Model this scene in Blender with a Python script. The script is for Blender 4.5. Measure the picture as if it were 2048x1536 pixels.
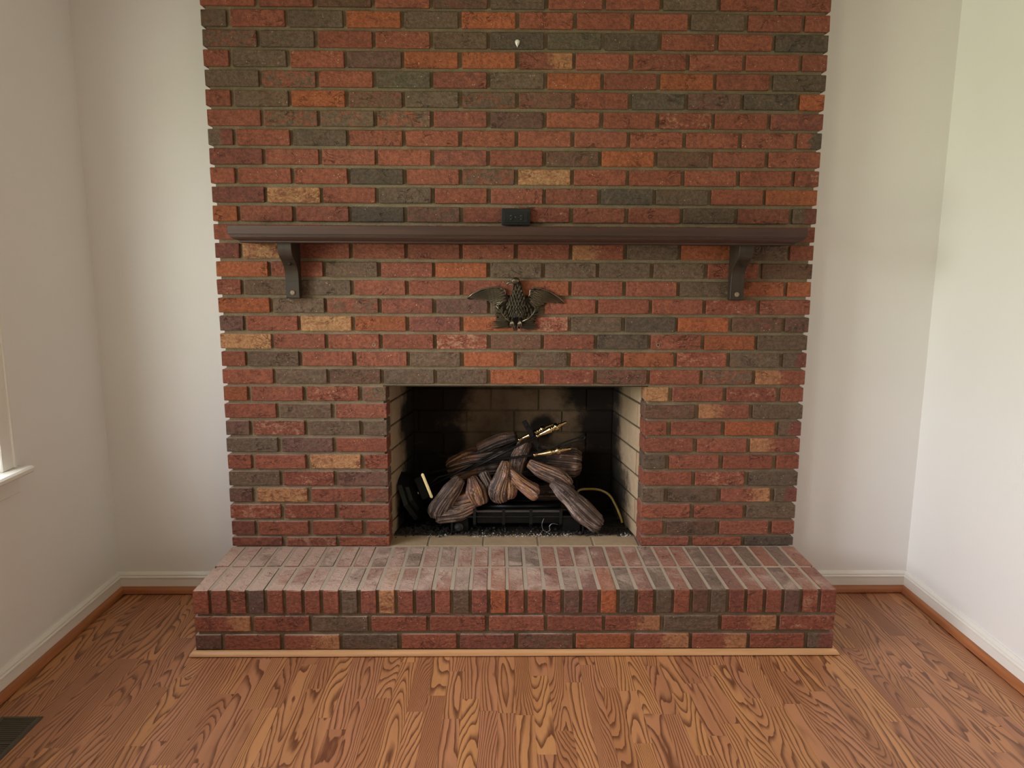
import bpy, bmesh, math, random
import numpy as np
from mathutils import Vector, Matrix, noise
random.seed(7)
R = math.radians
PI = math.pi
for o in list(bpy.data.objects):
    bpy.data.objects.remove(o)
SC = bpy.context.scene
COL = SC.collection

# ------------------------------------------------------------------ camera
CAM_LOC = (-0.0588, -2.8371, 1.3768)
YAW, PITCH, ROLL, F_PX = 0.01607, 0.16915, 0.00496, 1504.5
cy_, sy_ = math.cos(YAW), math.sin(YAW)
cp_, sp_ = math.cos(PITCH), math.sin(PITCH)
cr_, sr_ = math.cos(ROLL), math.sin(ROLL)
ex = Vector((cy_, -sy_, 0)); ey = Vector((sy_, cy_, 0)); ez = Vector((0, 0, 1))
fwd = ey * cp_ - ez * sp_
up0 = ey * sp_ + ez * cp_
right = ex * cr_ + up0 * sr_
up = -ex * sr_ + up0 * cr_
cd = bpy.data.cameras.new('camera')
cd.sensor_width = 36.0
cd.lens = F_PX / 2048 * 36.0
cd.clip_start = 0.05
cam = bpy.data.objects.new('camera', cd)
COL.objects.link(cam)
cam.matrix_world = Matrix(((right.x, up.x, -fwd.x, CAM_LOC[0]),
                           (right.y, up.y, -fwd.y, CAM_LOC[1]),
                           (right.z, up.z, -fwd.z, CAM_LOC[2]),
                           (0, 0, 0, 1)))
SC.camera = cam

# ------------------------------------------------------------------ light
XL, XR, YB, YF, ZC = -1.6237, 1.6383, 0.1032, -5.3, 2.46
WIN1 = (-1.46, -0.54, 0.70, 2.06)          # on the left wall: y0, y1, z0, z1
WIN2 = (-3.42, -2.52, 0.70, 2.06)           # on the left wall beside the camera
WORLD_STRENGTH = 10.0
w = bpy.data.worlds.new('daylight')
SC.world = w
w.use_nodes = True
nt = w.node_tree
nt.nodes.clear()
wo = nt.nodes.new('ShaderNodeOutputWorld')
bg = nt.nodes.new('ShaderNodeBackground')
tc = nt.nodes.new('ShaderNodeTexCoord')
sx = nt.nodes.new('ShaderNodeSeparateXYZ')
cr = nt.nodes.new('ShaderNodeValToRGB')
nt.links.new(tc.outputs['Generated'], sx.inputs[0])
nt.links.new(sx.outputs['Z'], cr.inputs[0])
els = cr.color_ramp.elements
els[0].position = 0.0; els[0].color = (0.56, 0.58, 0.44, 1)
els[1].position = 1.0; els[1].color = (0.90, 0.95, 1.0, 1)
# the z of the direction runs -1..1 and the ramp reads 0..1
mr = nt.nodes.new('ShaderNodeMapRange')
mr.inputs[1].default_value = -1; mr.inputs[2].default_value = 1
nt.links.new(sx.outputs['Z'], mr.inputs[0])
nt.links.new(mr.outputs[0], cr.inputs[0])
e = cr.color_ramp.elements.new(0.49); e.color = (0.56, 0.62, 0.44, 1)
e = cr.color_ramp.elements.new(0.53); e.color = (0.84, 0.90, 0.78, 1)
e = cr.color_ramp.elements.new(0.60); e.color = (0.96, 0.98, 1.0, 1)
nt.links.new(cr.outputs[0], bg.inputs[0])
bg.inputs[1].default_value = WORLD_STRENGTH
nt.links.new(bg.outputs[0], wo.inputs[0])


def portal(name, loc, rot, sx_, sy_):
    ld = bpy.data.lights.new(name, 'AREA')
    ld.shape = 'RECTANGLE'; ld.size = sx_; ld.size_y = sy_
    ld.cycles.is_portal = True
    o = bpy.data.objects.new(name, ld)
    COL.objects.link(o)
    o.location = loc; o.rotation_euler = rot
    return o


portal('daylight_left', (XL - 0.10, (WIN1[0] + WIN1[1]) / 2, (WIN1[2] + WIN1[3]) / 2), (0, R(-90), 0),
       WIN1[3] - WIN1[2], WIN1[1] - WIN1[0])
portal('daylight_left_rear', (XL - 0.10, (WIN2[0] + WIN2[1]) / 2, (WIN2[2] + WIN2[3]) / 2), (0, R(-90), 0),
       WIN2[3] - WIN2[2], WIN2[1] - WIN2[0])

SC.view_settings.view_transform = 'Standard'
SC.view_settings.look = 'None'
SC.view_settings.gamma = 1.0
SC.view_settings.use_curve_mapping = False
SC.view_settings.exposure = 1.24
SC.cycles.max_bounces = 12
SC.cycles.diffuse_bounces = 6
SC.cycles.glossy_bounces = 4
SC.cycles.sample_clamp_indirect = 8
SC.cycles.caustics_reflective = False
SC.cycles.caustics_refractive = False


# ------------------------------------------------------------------ helpers
def lin(c):
    c /= 255.0
    return c / 12.92 if c <= 0.04045 else ((c + 0.055) / 1.055) ** 2.4


def rgb(r, g, b):
    return (lin(r), lin(g), lin(b), 1.0)


class NT:
    """small node-tree builder"""
    def __init__(self, name):
        self.m = bpy.data.materials.new(name)
        self.m.use_nodes = True
        self.t = self.m.node_tree
        self.t.nodes.clear()
        self.out = self.t.nodes.new('ShaderNodeOutputMaterial')
        self.b = self.t.nodes.new('ShaderNodeBsdfPrincipled')
        self.t.links.new(self.b.outputs[0], self.out.inputs[0])

    def n(self, typ, **kw):
        x = self.t.nodes.new('ShaderNode' + typ)
        for k, v in kw.items():
            setattr(x, k, v)
        return x

    def put(self, sock, v):
        if isinstance(v, bpy.types.NodeSocket):
            self.t.links.new(v, sock)
        elif v is not None:
            sock.default_value = v

    def math(self, op, a, b=None, c=None, clamp=False):
        x = self.n('Math', operation=op, use_clamp=clamp)
        self.put(x.inputs[0], a); self.put(x.inputs[1], b)
        if c is not None:
            self.put(x.inputs[2], c)
        return x.outputs[0]

    def vmath(self, op, a, b=None):
        x = self.n('VectorMath', operation=op)
        self.put(x.inputs[0], a); self.put(x.inputs[1], b)
        return x.outputs[0]

    def mix(self, f, a, b, blend='MIX'):
        x = self.n('Mix', data_type='RGBA', blend_type=blend)
        self.put(x.inputs[0], f); self.put(x.inputs[6], a); self.put(x.inputs[7], b)
        return x.outputs[2]

    def noise(self, vec, scale, detail=3, rough=0.55, dist=0.0, col=False):
        x = self.n('TexNoise')
        self.put(x.inputs['Vector'], vec)
        x.inputs['Scale'].default_value = scale
        x.inputs['Detail'].default_value = detail
        x.inputs['Roughness'].default_value = rough
        x.inputs['Distortion'].default_value = dist
        return x.outputs[1 if col else 0]

    def step(self, v, lo, hi, a=0.0, b=1.0):
        x = self.n('MapRange', interpolation_type='SMOOTHSTEP')
        self.put(x.inputs[0], v)
        for i, q in ((1, lo), (2, hi), (3, a), (4, b)):
            self.put(x.inputs[i], q)
        return x.outputs[0]

    def bump(self, h, strength, dist, normal=None):
        x = self.n('Bump')
        x.inputs['Strength'].default_value = strength
        x.inputs['Distance'].default_value = dist
        self.put(x.inputs['Height'], h)
        if normal is not None:
            self.put(x.inputs['Normal'], normal)
        return x.outputs[0]

    def attr(self, name, typ='GEOMETRY', out='Fac'):
        x = self.n('Attribute', attribute_type=typ, attribute_name=name)
        return x.outputs[out]

    def done(self, color=None, rough=None, metal=None, normal=None, spec=None):
        self.put(self.b.inputs['Base Color'], color)
        self.put(self.b.inputs['Roughness'], rough)
        self.put(self.b.inputs['Metallic'], metal)
        self.put(self.b.inputs['Normal'], normal)
        if spec is not None:
            self.b.inputs['Specular IOR Level'].default_value = spec
        return self.m


def plain(name, col, rough=0.5, metal=0.0, nscale=60, amt=0.12, bump=0.0):
    k = NT(name)
    tcn = k.n('TexCoord').outputs['Object']
    nz = k.noise(tcn, nscale, 4)
    dark = tuple(c * (1 - amt * 2) for c in col[:3]) + (1,)
    c = k.mix(nz, dark, tuple(min(1, v * (1 + amt)) for v in col[:3]) + (1,))
    return k.done(c, rough, metal, k.bump(nz, 0.4, bump) if bump else None)


def obj(name, bm, mat, parent=None, smooth=False, **props):
    me = bpy.data.meshes.new(name)
    bmesh.ops.recalc_face_normals(bm, faces=bm.faces)
    bm.to_mesh(me); bm.free()
    if mat is not None:
        me.materials.append(mat)
    if smooth:
        me.polygons.foreach_set('use_smooth', [True] * len(me.polygons))
    o = bpy.data.objects.new(name, me)
    COL.objects.link(o)
    if parent is not None:
        o.parent = parent
    for k_, v in props.items():
        o[k_] = v
    return o


def thing(name, label, cat, loc=(0, 0, 0), group=None):
    o = bpy.data.objects.new(name, None)
    COL.objects.link(o)
    o.location = loc
    o['label'] = label; o['category'] = cat
    if group:
        o['group'] = group
    return o


def box(bm, x0, x1, y0, y1, z0, z1, bevel=0.0, seg=1):
    r = bmesh.ops.create_cube(bm, size=1.0)
    vs = r['verts']
    for v in vs:
        v.co = Vector(((x0 + x1) / 2 + v.co.x * (x1 - x0), (y0 + y1) / 2 + v.co.y * (y1 - y0), (z0 + z1) / 2 + v.co.z * (z1 - z0)))
    if bevel:
        es = list({e for v in vs for e in v.link_edges})
        bmesh.ops.bevel(bm, geom=es, offset=bevel, segments=seg, affect='EDGES')
    return bm


def boxm(*a, **k):
    return box(bmesh.new(), *a, **k)


def slab(us, vs, hole, frame, t0, t1):
    """a wall from a grid of cells, one mesh with an opening; frame maps (u, v, t) to a point"""
    bm = bmesh.new()
    cells = {(i, j) for i in range(len(us) - 1) for j in range(len(vs) - 1) if not hole(i, j)}
    vert = {}

    def V(i, j, t):
        if (i, j, t) not in vert:
            vert[(i, j, t)] = bm.verts.new(frame(us[i], vs[j], t))
        return vert[(i, j, t)]
    for (i, j) in cells:
        for t in (t0, t1):
            bm.faces.new([V(i, j, t), V(i + 1, j, t), V(i + 1, j + 1, t), V(i, j + 1, t)])
        for (di, dj, a, b) in ((-1, 0, (i, j), (i, j + 1)), (1, 0, (i + 1, j), (i + 1, j + 1)),
                               (0, -1, (i, j), (i + 1, j)), (0, 1, (i, j + 1), (i + 1, j + 1))):
            if (i + di, j + dj) not in cells:
                bm.faces.new([V(*a, t0), V(*b, t0), V(*b, t1), V(*a, t1)])
    return bm


def sweep(profile, path, closed=False):
    """profile: (out, up) points, swept along a horizontal path [(x, y, z)], mitred; 'out' is to the right of the path"""
    bm = bmesh.new()
    rings = []
    n = len(path)
    for i, p in enumerate(path):
        p = Vector(p)
        d0 = (p - Vector(path[i - 1])).normalized() if i > 0 or closed else None
        d1 = (Vector(path[(i + 1) % n]) - p).normalized() if i < n - 1 or closed else None
        if d0 is None: d0 = d1
        if d1 is None: d1 = d0
        n0 = Vector((d0.y, -d0.x, 0)); n1 = Vector((d1.y, -d1.x, 0))
        m = (n0 + n1)
        m = m / max(1e-6, m.dot(n0))
        rings.append([bm.verts.new(p + m * a + Vector((0, 0, b))) for a, b in profile])
    k = len(profile)
    for i in range(n - 1 + (1 if closed else 0)):
        A, B = rings[i], rings[(i + 1) % n]
        for j in range(k):
            bm.faces.new([A[j], A[(j + 1) % k], B[(j + 1) % k], B[j]])
    if not closed:
        bm.faces.new(rings[0]); bm.faces.new(rings[-1])
    return bm


def tube(bm, pts, rad, seg=10, cap=True):
    pts = [Vector(p) for p in pts]
    if not isinstance(rad, (list, tuple)):
        rad = [rad] * len(pts)
    rings = []
    d = (pts[1] - pts[0]).normalized()
    a = d.orthogonal().normalized()
    for i, p in enumerate(pts):
        if i == 0: d = pts[1] - pts[0]
        elif i == len(pts) - 1: d = pts[-1] - pts[-2]
        else: d = (pts[i + 1] - pts[i]).normalized() + (pts[i] - pts[i - 1]).normalized()
        d.normalize()
        a = (a - d * a.dot(d)).normalized()
        b = d.cross(a)
        rings.append([bm.verts.new(p + (a * math.cos(t) + b * math.sin(t)) * rad[i]) for t in [2 * PI * k / seg for k in range(seg)]])
    for i in range(len(rings) - 1):
        for k in range(seg):
            bm.faces.new([rings[i][k], rings[i][(k + 1) % seg], rings[i + 1][(k + 1) % seg], rings[i + 1][k]])
    if cap:
        bm.faces.new(rings[0]); bm.faces.new(rings[-1])
    return bm


def spline(P, n=8):
    P = [Vector(p) for p in P]
    out = []
    for i in range(len(P) - 1):
        p0 = P[max(0, i - 1)]; p1 = P[i]; p2 = P[i + 1]; p3 = P[min(len(P) - 1, i + 2)]
        for k in range(n):
            t = k / n
            out.append(0.5 * ((2 * p1) + (p2 - p0) * t + (2 * p0 - 5 * p1 + 4 * p2 - p3) * t * t + (3 * p1 - p0 - 3 * p2 + p3) * t ** 3))
    out.append(P[-1])
    return out


# ------------------------------------------------------------------ materials
def wall_paint():
    k = NT('wall_paint')
    p = k.n('TexCoord').outputs['Object']
    n = k.noise(p, 260, 3)
    big = k.noise(p, 1.4, 3)
    c = k.mix(big, rgb(230, 227, 226), rgb(236, 234, 233))
    return k.done(c, 0.55, None, k.bump(n, 0.25, 0.0012))


def brick_mat():
    k = NT('fired_brick')
    info = k.n('ObjectInfo')
    p = k.n('TexCoord').outputs['Object']
    rnd = k.math('MULTIPLY', info.outputs['Random'], 97.0)
    off = k.n('CombineXYZ')
    k.put(off.inputs[0], rnd); k.put(off.inputs[1], k.math('MULTIPLY', rnd, 0.37)); k.put(off.inputs[2], k.math('MULTIPLY', rnd, 1.7))
    q = k.vmath('ADD', p, off.outputs[0])
    base = info.outputs['Color']
    flash = k.attr('flash', 'OBJECT', 'Color')
    cover = k.attr('cover', 'OBJECT', 'Fac')
    side = k.attr('side', 'OBJECT', 'Fac')
    sp = k.n('SeparateXYZ'); k.put(sp.inputs[0], p)
    # streaky patches of the second firing colour
    st = k.vmath('MULTIPLY', q, (1.0, 1.0, 2.2))
    n1 = k.math('ADD', k.math('MULTIPLY', k.noise(st, 22, 5, 0.75, 0.5), 0.6), k.math('MULTIPLY', k.noise(q, 95, 4, 0.75), 0.4))
    v = k.math('ADD', n1, k.math('MULTIPLY', k.math('MULTIPLY', sp.outputs['X'], side), 2.2))
    edge = k.math('SUBTRACT', 0.86, k.math('MULTIPLY', cover, 0.72))
    mask = k.step(v, k.math('SUBTRACT', edge, 0.07), k.math('ADD', edge, 0.05))
    c = k.mix(mask, base, flash)
    # overall tone mottle
    n2 = k.noise(q, 85, 6, 0.78)
    c = k.mix(k.step(n2, 0.36, 0.64), k.mix(0.75, c, k.mix(1.0, c, (0.52, 0.50, 0.50, 1), 'MULTIPLY')), k.mix(0.5, c, k.mix(1.0, c, (1.35, 1.32, 1.3, 1), 'MULTIPLY')))
    n5 = k.noise(q, 9, 2, 0.5)
    c = k.mix(k.step(n5, 0.35, 0.7, 0.0, 0.22), c, k.mix(1.0, c, (0.62, 0.60, 0.62, 1), 'MULTIPLY'))
    # crease lines pressed into the face
    ridge = k.noise(k.vmath('MULTIPLY', q, (1.0, 1.0, 1.5)), 17, 3, 0.6, 1.4)
    rr = k.math('ABSOLUTE', k.math('SUBTRACT', ridge, 0.5))
    line = k.step(rr, 0.0, 0.03, 1.0, 0.0)
    where = k.step(k.noise(q, 14, 2), 0.54, 0.66)
    line = k.math('MULTIPLY', line, where)
    c = k.mix(k.math('MULTIPLY', line, 0.25), c, k.mix(1.0, c, (0.3, 0.28, 0.28, 1), 'MULTIPLY'))
    # pale lime specks
    vo = k.n('TexVoronoi'); k.put(vo.inputs['Vector'], q); vo.inputs['Scale'].default_value = 95
    spk = k.math('MULTIPLY', k.step(vo.outputs['Distance'], 0.10, 0.17, 1.0, 0.0), k.step(k.noise(q, 31, 1), 0.6, 0.64))
    c = k.mix(k.math('MULTIPLY', spk, 0.8), c, rgb(225, 200, 175))
    # faint pale edge where the mortar was wiped
    # dusty upward faces; the extra paleness stands in for light from above
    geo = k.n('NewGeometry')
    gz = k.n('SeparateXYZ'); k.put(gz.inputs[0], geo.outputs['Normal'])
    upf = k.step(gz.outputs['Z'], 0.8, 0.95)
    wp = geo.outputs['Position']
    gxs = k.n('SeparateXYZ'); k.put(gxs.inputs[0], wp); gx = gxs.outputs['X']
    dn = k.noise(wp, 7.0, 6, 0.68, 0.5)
    dust_light = k.math('MULTIPLY', upf, k.step(k.math('SUBTRACT', dn, k.math('MULTIPLY', gx, 0.14)), 0.36, 0.68, 0.20, 0.86))
    c = k.mix(dust_light, c, rgb(214, 186, 172))
    fine = k.noise(q, 240, 3, 0.7)
    h = k.math('ADD', k.math('MULTIPLY', n2, 1.0), k.math('MULTIPLY', line, -1.3))
    h = k.math('ADD', h, k.math('MULTIPLY', fine, 0.22))
    h = k.math('ADD', h, k.math('MULTIPLY', n1, 0.6))
    h = k.math('ADD', h, k.math('MULTIPLY', k.noise(k.vmath('MULTIPLY', q, (1.0, 1.0, 1.8)), 38, 3, 0.6, 0.8), 1.5))
    nrm = k.bump(h, 1.0, 0.0046)
    return k.done(c, k.math('SUBTRACT', 0.78, k.math('MULTIPLY', n2, 0.22)), None, nrm, 0.35)


def mortar_mat(name, a, b, sooty=False):
    k = NT(name)
    p = k.n('NewGeometry').outputs['Position']
    n1 = k.noise(p, 420, 4, 0.7)
    n2 = k.noise(p, 14, 4, 0.6)
    c = k.mix(k.step(n2, 0.3, 0.7), a, b)
    c = k.mix(k.step(n1, 0.35, 0.7), k.mix(1.0, c, (0.62, 0.6, 0.56, 1), 'MULTIPLY'), c)
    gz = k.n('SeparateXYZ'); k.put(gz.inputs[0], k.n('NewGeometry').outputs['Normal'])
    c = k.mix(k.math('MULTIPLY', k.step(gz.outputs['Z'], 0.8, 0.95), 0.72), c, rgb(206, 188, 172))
    if sooty:
        c = k.mix(soot_mask(k), c, rgb(22, 19, 17))
    return k.done(c, 0.95, None, k.bump(k.math('ADD', n1, k.noise(p, 60, 3)), 0.8, 0.003), 0.2)


def soot_mask(k):
    """soot burnt on round the smoke path: spots with a place and a ragged edge of their own"""
    p = k.n('NewGeometry').outputs['Position']
    wob = k.math('MULTIPLY', k.math('SUBTRACT', k.noise(p, 9, 6, 0.75), 0.5), 1.3)
    tot = None
    for (c, r) in (((-0.30, 0.30, 0.238), 0.17), ((-0.08, 0.28, 0.238), 0.15), ((0.14, 0.29, 0.238), 0.16), ((0.34, 0.31, 0.238), 0.14), ((-0.36, 0.45, 0.80), 0.20), ((-0.43, 0.40, 0.66), 0.17), ((0.36, 0.45, 0.82), 0.16), ((0.40, 0.45, 0.62), 0.13),
                   ((-0.40, 0.45, 0.40), 0.20), ((0.42, 0.45, 0.36), 0.24), ((0.0, 0.45, 0.26), 0.22), ((0.0, 0.45, 0.93), 0.13),
                   ((-0.22, 0.42, 0.90), 0.14), ((-0.48, 0.28, 0.28), 0.10), ((0.13, 0.45, 0.62), 0.06), ((0.22, 0.45, 0.93), 0.12), ((-0.30, 0.45, 0.55), 0.10)):
        d = k.n('VectorMath', operation='DISTANCE')
        k.put(d.inputs[0], p); d.inputs[1].default_value = c
        f = k.step(k.math('ADD', k.math('DIVIDE', d.outputs['Value'], r), wob), 0.65, 1.25, 1.0, 0.0)
        tot = f if tot is None else k.math('MAXIMUM', tot, f)
    return k.math('MULTIPLY', tot, 0.95)


def firebrick_mat():
    k = NT('firebrick')
    info = k.n('ObjectInfo')
    p = k.n('NewGeometry').outputs['Position']
    n = k.noise(p, 30, 5, 0.7)
    c = k.mix(n, rgb(156, 134, 108), rgb(194, 170, 142))
    c = k.mix(k.math('MULTIPLY', info.outputs['Random'], 0.35), c, rgb(150, 122, 96))
    v = k.n('TexVoronoi'); k.put(v.inputs['Vector'], p); v.inputs['Scale'].default_value = 130
    c = k.mix(k.math('MULTIPLY', k.step(v.outputs['Distance'], 0.1, 0.25, 0.7, 0.0), k.step(k.noise(p, 25, 2), 0.5, 0.6)), c, rgb(110, 84, 62))
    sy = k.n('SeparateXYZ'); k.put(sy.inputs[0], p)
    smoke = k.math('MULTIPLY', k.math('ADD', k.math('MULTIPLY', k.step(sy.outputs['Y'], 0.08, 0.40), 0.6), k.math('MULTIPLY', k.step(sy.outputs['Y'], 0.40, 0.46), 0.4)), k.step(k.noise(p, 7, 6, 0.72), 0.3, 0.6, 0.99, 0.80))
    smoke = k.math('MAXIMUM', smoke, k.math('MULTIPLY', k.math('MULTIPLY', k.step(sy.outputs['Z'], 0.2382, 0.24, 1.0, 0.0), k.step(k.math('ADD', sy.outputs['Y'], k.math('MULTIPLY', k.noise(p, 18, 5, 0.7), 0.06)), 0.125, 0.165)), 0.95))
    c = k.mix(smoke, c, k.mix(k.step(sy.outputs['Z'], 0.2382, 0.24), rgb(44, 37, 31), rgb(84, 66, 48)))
    c = k.mix(soot_mask(k), c, rgb(24, 21, 19))
    # grime worked into the floor bricks
    return k.done(c, 0.9, None, k.bump(n, 0.5, 0.003), 0.2)


def floor_mat():
    k = NT('laminate_oak')
    p = k.n('NewGeometry').outputs['Position']
    rv = k.attr('tone', 'GEOMETRY', 'Vector')
    s = k.n('SeparateXYZ'); k.put(s.inputs[0], rv)
    sp = k.n('SeparateXYZ'); k.put(sp.inputs[0], p)
    off = k.vmath('MULTIPLY', rv, (37.0, 53.0, 71.0))
    px = k.vmath('MULTIPLY', p, (8.5, 1.15, 1.0))
    v = k.vmath('ADD', px, off)
    wob = k.noise(k.vmath('ADD', k.vmath('MULTIPLY', p, (30.0, 6.0, 1.0)), off), 1.0, 2.0, 0.5)
    n = k.noise(v, 1.0, 1.0, 0.4, 0.0)
    n = k.math('ADD', n, k.math('MULTIPLY', wob, 0.055))
    tilt = k.math('MULTIPLY', k.math('MULTIPLY', k.math('SUBTRACT', s.outputs[1], 0.5), 9.0), sp.outputs['X'])
    g = k.math('FRACT', k.math('MULTIPLY', k.math('ADD', n, tilt), k.math('ADD', 16.0, k.math('MULTIPLY', s.outputs[2], 16.0))))
    late = k.math('MULTIPLY', k.step(g, 0.42, 0.92), k.step(g, 0.93, 1.0, 1.0, 0.0))
    pores = k.noise(k.vmath('ADD', k.vmath('MULTIPLY', p, (520.0, 14.0, 1.0)), off), 1.0, 3, 0.6)
    late = k.math('MULTIPLY', late, k.step(pores, 0.2, 0.6, 0.6, 1.0))
    light = k.mix(s.outputs[0], rgb(194, 137, 90), rgb(178, 121, 90))
    light = k.mix(k.step(s.outputs[2], 0.55, 1.0, 0.0, 0.55), light, rgb(150, 96, 66))
    dark = k.mix(s.outputs[1], rgb(92, 50, 30), rgb(86, 46, 34))
    c = k.mix(k.math('MULTIPLY', late, 0.9), light, dark)
    c = k.mix(k.step(pores, 0.55, 0.8, 0.0, 0.25), c, rgb(96, 58, 38))
    blot = k.noise(v, 2.1, 3)
    c = k.mix(k.step(blot, 0.4, 0.75, 0.0, 0.3), c, rgb(128, 80, 52))
    sc_ = k.noise(p, 5.0, 4, 0.6)
    rough = k.math('ADD', 0.30, k.math('MULTIPLY', sc_, 0.25))
    return k.done(c, rough, None, k.bump(k.math('ADD', late, k.math('MULTIPLY', pores, 0.4)), 0.18, 0.0006), 0.45)


def wood_trim(name, a, b, rough=0.4, axis=0):
    k = NT(name)
    p = k.n('TexCoord').outputs['Object']
    sc3 = [60.0, 60.0, 60.0]; sc3[axis] = 2.5
    n = k.noise(k.vmath('MULTIPLY', p, tuple(sc3)), 1.0, 4, 0.6)
    c = k.mix(k.step(n, 0.3, 0.7), a, b)
    return k.done(c, rough, None, k.bump(n, 0.25, 0.0008), 0.4)


def log_mat():
    k = NT('ceramic_log')
    p = k.n('NewGeometry').outputs['Position']
    gr = k.attr('groove')
    tan = k.attr('tan')
    n = k.noise(p, 22, 5, 0.7)
    n2 = k.noise(p, 120, 4, 0.7)
    st = k.n('TexNoise', noise_dimensions='4D')
    k.put(st.inputs['Vector'], k.vmath('MULTIPLY', k.attr('radial', 'GEOMETRY', 'Vector'), (260.0, 260.0, 260.0)))
    k.put(st.inputs['W'], k.math('MULTIPLY', k.attr('along'), 5.0))
    st.inputs['Scale'].default_value = 1.0; st.inputs['Detail'].default_value = 3
    st = st.outputs[0]
    bark = k.mix(k.step(n, 0.3, 0.7), rgb(98, 78, 70), rgb(150, 130, 120))
    bark = k.mix(k.step(st, 0.45, 0.62), bark, rgb(60, 44, 38))
    heart = k.mix(k.step(n, 0.35, 0.65), rgb(178, 132, 90), rgb(158, 116, 98))
    heart = k.mix(k.step(st, 0.45, 0.6, 0.0, 0.8), heart, rgb(92, 56, 42))
    c = k.mix(tan, bark, heart)
    c = k.mix(k.step(gr, 0.35, 0.8, 0.85, 0.0), c, rgb(46, 30, 26))
    worn = k.math('MULTIPLY', k.step(gr, 0.82, 1.0), k.step(n, 0.5, 0.62))
    c = k.mix(k.math('MULTIPLY', worn, 0.75), c, rgb(205, 182, 170))
    c = k.mix(k.math('MULTIPLY', k.attr('char'), k.step(n2, 0.1, 0.6, 1.0, 0.9)), c, rgb(24, 20, 20))
    return k.done(c, 0.55, None, k.bump(k.math('ADD', k.math('MULTIPLY', n2, .5), k.math('MULTIPLY', st, -1.2)), 0.8, 0.003), 0.45)


def metal(name, col, rough, met=1.0, nscale=40, bump=0.0):
    k = NT(name)
    p = k.n('TexCoord').outputs['Object']
    n = k.noise(p, nscale, 4, 0.6)
    c = k.mix(n, tuple(v * 0.7 for v in col[:3]) + (1,), col)
    return k.done(c, k.math('ADD', rough - 0.06, k.math('MULTIPLY', n, 0.16)), met, k.bump(n, 0.3, bump) if bump else None)


def glass_mat():
    k = NT('window_glass')
    tr = k.n('BsdfTransparent'); gl = k.n('BsdfGlossy'); mx = k.n('MixShader')
    gl.inputs['Roughness'].default_value = 0.02
    fr = k.n('Fresnel'); fr.inputs[0].default_value = 1.45
    k.put(mx.inputs[0], k.math('MULTIPLY', fr.outputs[0], 0.6))
    k.t.links.new(tr.outputs[0], mx.inputs[1]); k.t.links.new(gl.outputs[0], mx.inputs[2])
    k.t.links.new(mx.outputs[0], k.out.inputs[0])
    return k.m


def bronze_mat():
    k = NT('aged_bronze')
    geo = k.n('NewGeometry')
    p = geo.outputs['Position']
    n = k.noise(p, 60, 4)
    pt = k.step(geo.outputs['Pointiness'], 0.52, 0.70)
    c = k.mix(pt, rgb(108, 98, 84), rgb(182, 170, 150))
    return k.done(c, k.math('ADD', 0.30, k.math('MULTIPLY', n, 0.15)), 0.9, k.bump(n, 0.3, 0.001))


M = dict(
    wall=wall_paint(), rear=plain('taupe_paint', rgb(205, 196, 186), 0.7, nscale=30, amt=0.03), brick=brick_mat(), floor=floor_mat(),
    mortar=mortar_mat('wall_mortar', rgb(150, 134, 110), rgb(166, 150, 126)),
    hmortar=mortar_mat('hearth_mortar', rgb(128, 114, 92), rgb(152, 136, 116)),
    fmortar=mortar_mat('firebox_mortar', rgb(96, 84, 66), rgb(112, 98, 76), True),
    firebrick=firebrick_mat(),
    paint=plain('ceiling_paint', rgb(228, 224, 217), 0.8, nscale=90, amt=0.02),
    trim=plain('white_trim', rgb(232, 228, 222), 0.35, nscale=12, amt=0.015),
    shoe=wood_trim('brown_shoe_moulding', rgb(150, 92, 56), rgb(176, 112, 70), 0.4, 0),
    shoey=wood_trim('brown_shoe_moulding_side', rgb(150, 92, 56), rgb(176, 112, 70), 0.4, 1),
    oak=wood_trim('pale_oak_moulding', rgb(190, 140, 96), rgb(206, 160, 116), 0.4, 0),
    mantel=wood_trim('dark_stained_mantel', rgb(58, 39, 32), rgb(72, 48, 40), 0.5, 0),
    bracket=wood_trim('dark_stained_bracket', rgb(46, 36, 28), rgb(60, 47, 36), 0.55, 2),
    peg=plain('wood_peg', rgb(140, 118, 98), 0.35),
    black=plain('black_plastic', rgb(20, 19, 19), 0.62, nscale=20),
    slot=plain('dark_slot', rgb(8, 8, 8), 0.8),
    iron=metal('black_iron', rgb(38, 38, 38), 0.42, 0.6),
    brass=metal('polished_brass', rgb(206, 182, 134), 0.18),
    steel=metal('dull_steel', rgb(150, 150, 152), 0.35),
    bronze=bronze_mat(), bronzed=metal('dark_bronze_ground', rgb(52, 45, 38), 0.5, 0.8), log=log_mat(), glass=glass_mat(),
    vent=metal('brown_register', rgb(92, 84, 72), 0.5, 0.35),
    dark=plain('duct_dark', rgb(14, 13, 12), 0.9),
    yellow=plain('yellow_gas_line', rgb(196, 172, 92), 0.45),
    cinder=plain('cinder', rgb(44, 41, 40), 0.8, nscale=25, amt=0.35),
    ash=plain('pale_ash', rgb(200, 190, 175), 0.8, nscale=25, amt=0.2),
    white=plain('white_plastic', rgb(225, 222, 210), 0.35),
    lintel=metal('sooty_lintel', rgb(60, 50, 40), 0.7, 0.3),
)

# ------------------------------------------------------------------ room shell
T = 0.12
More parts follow.
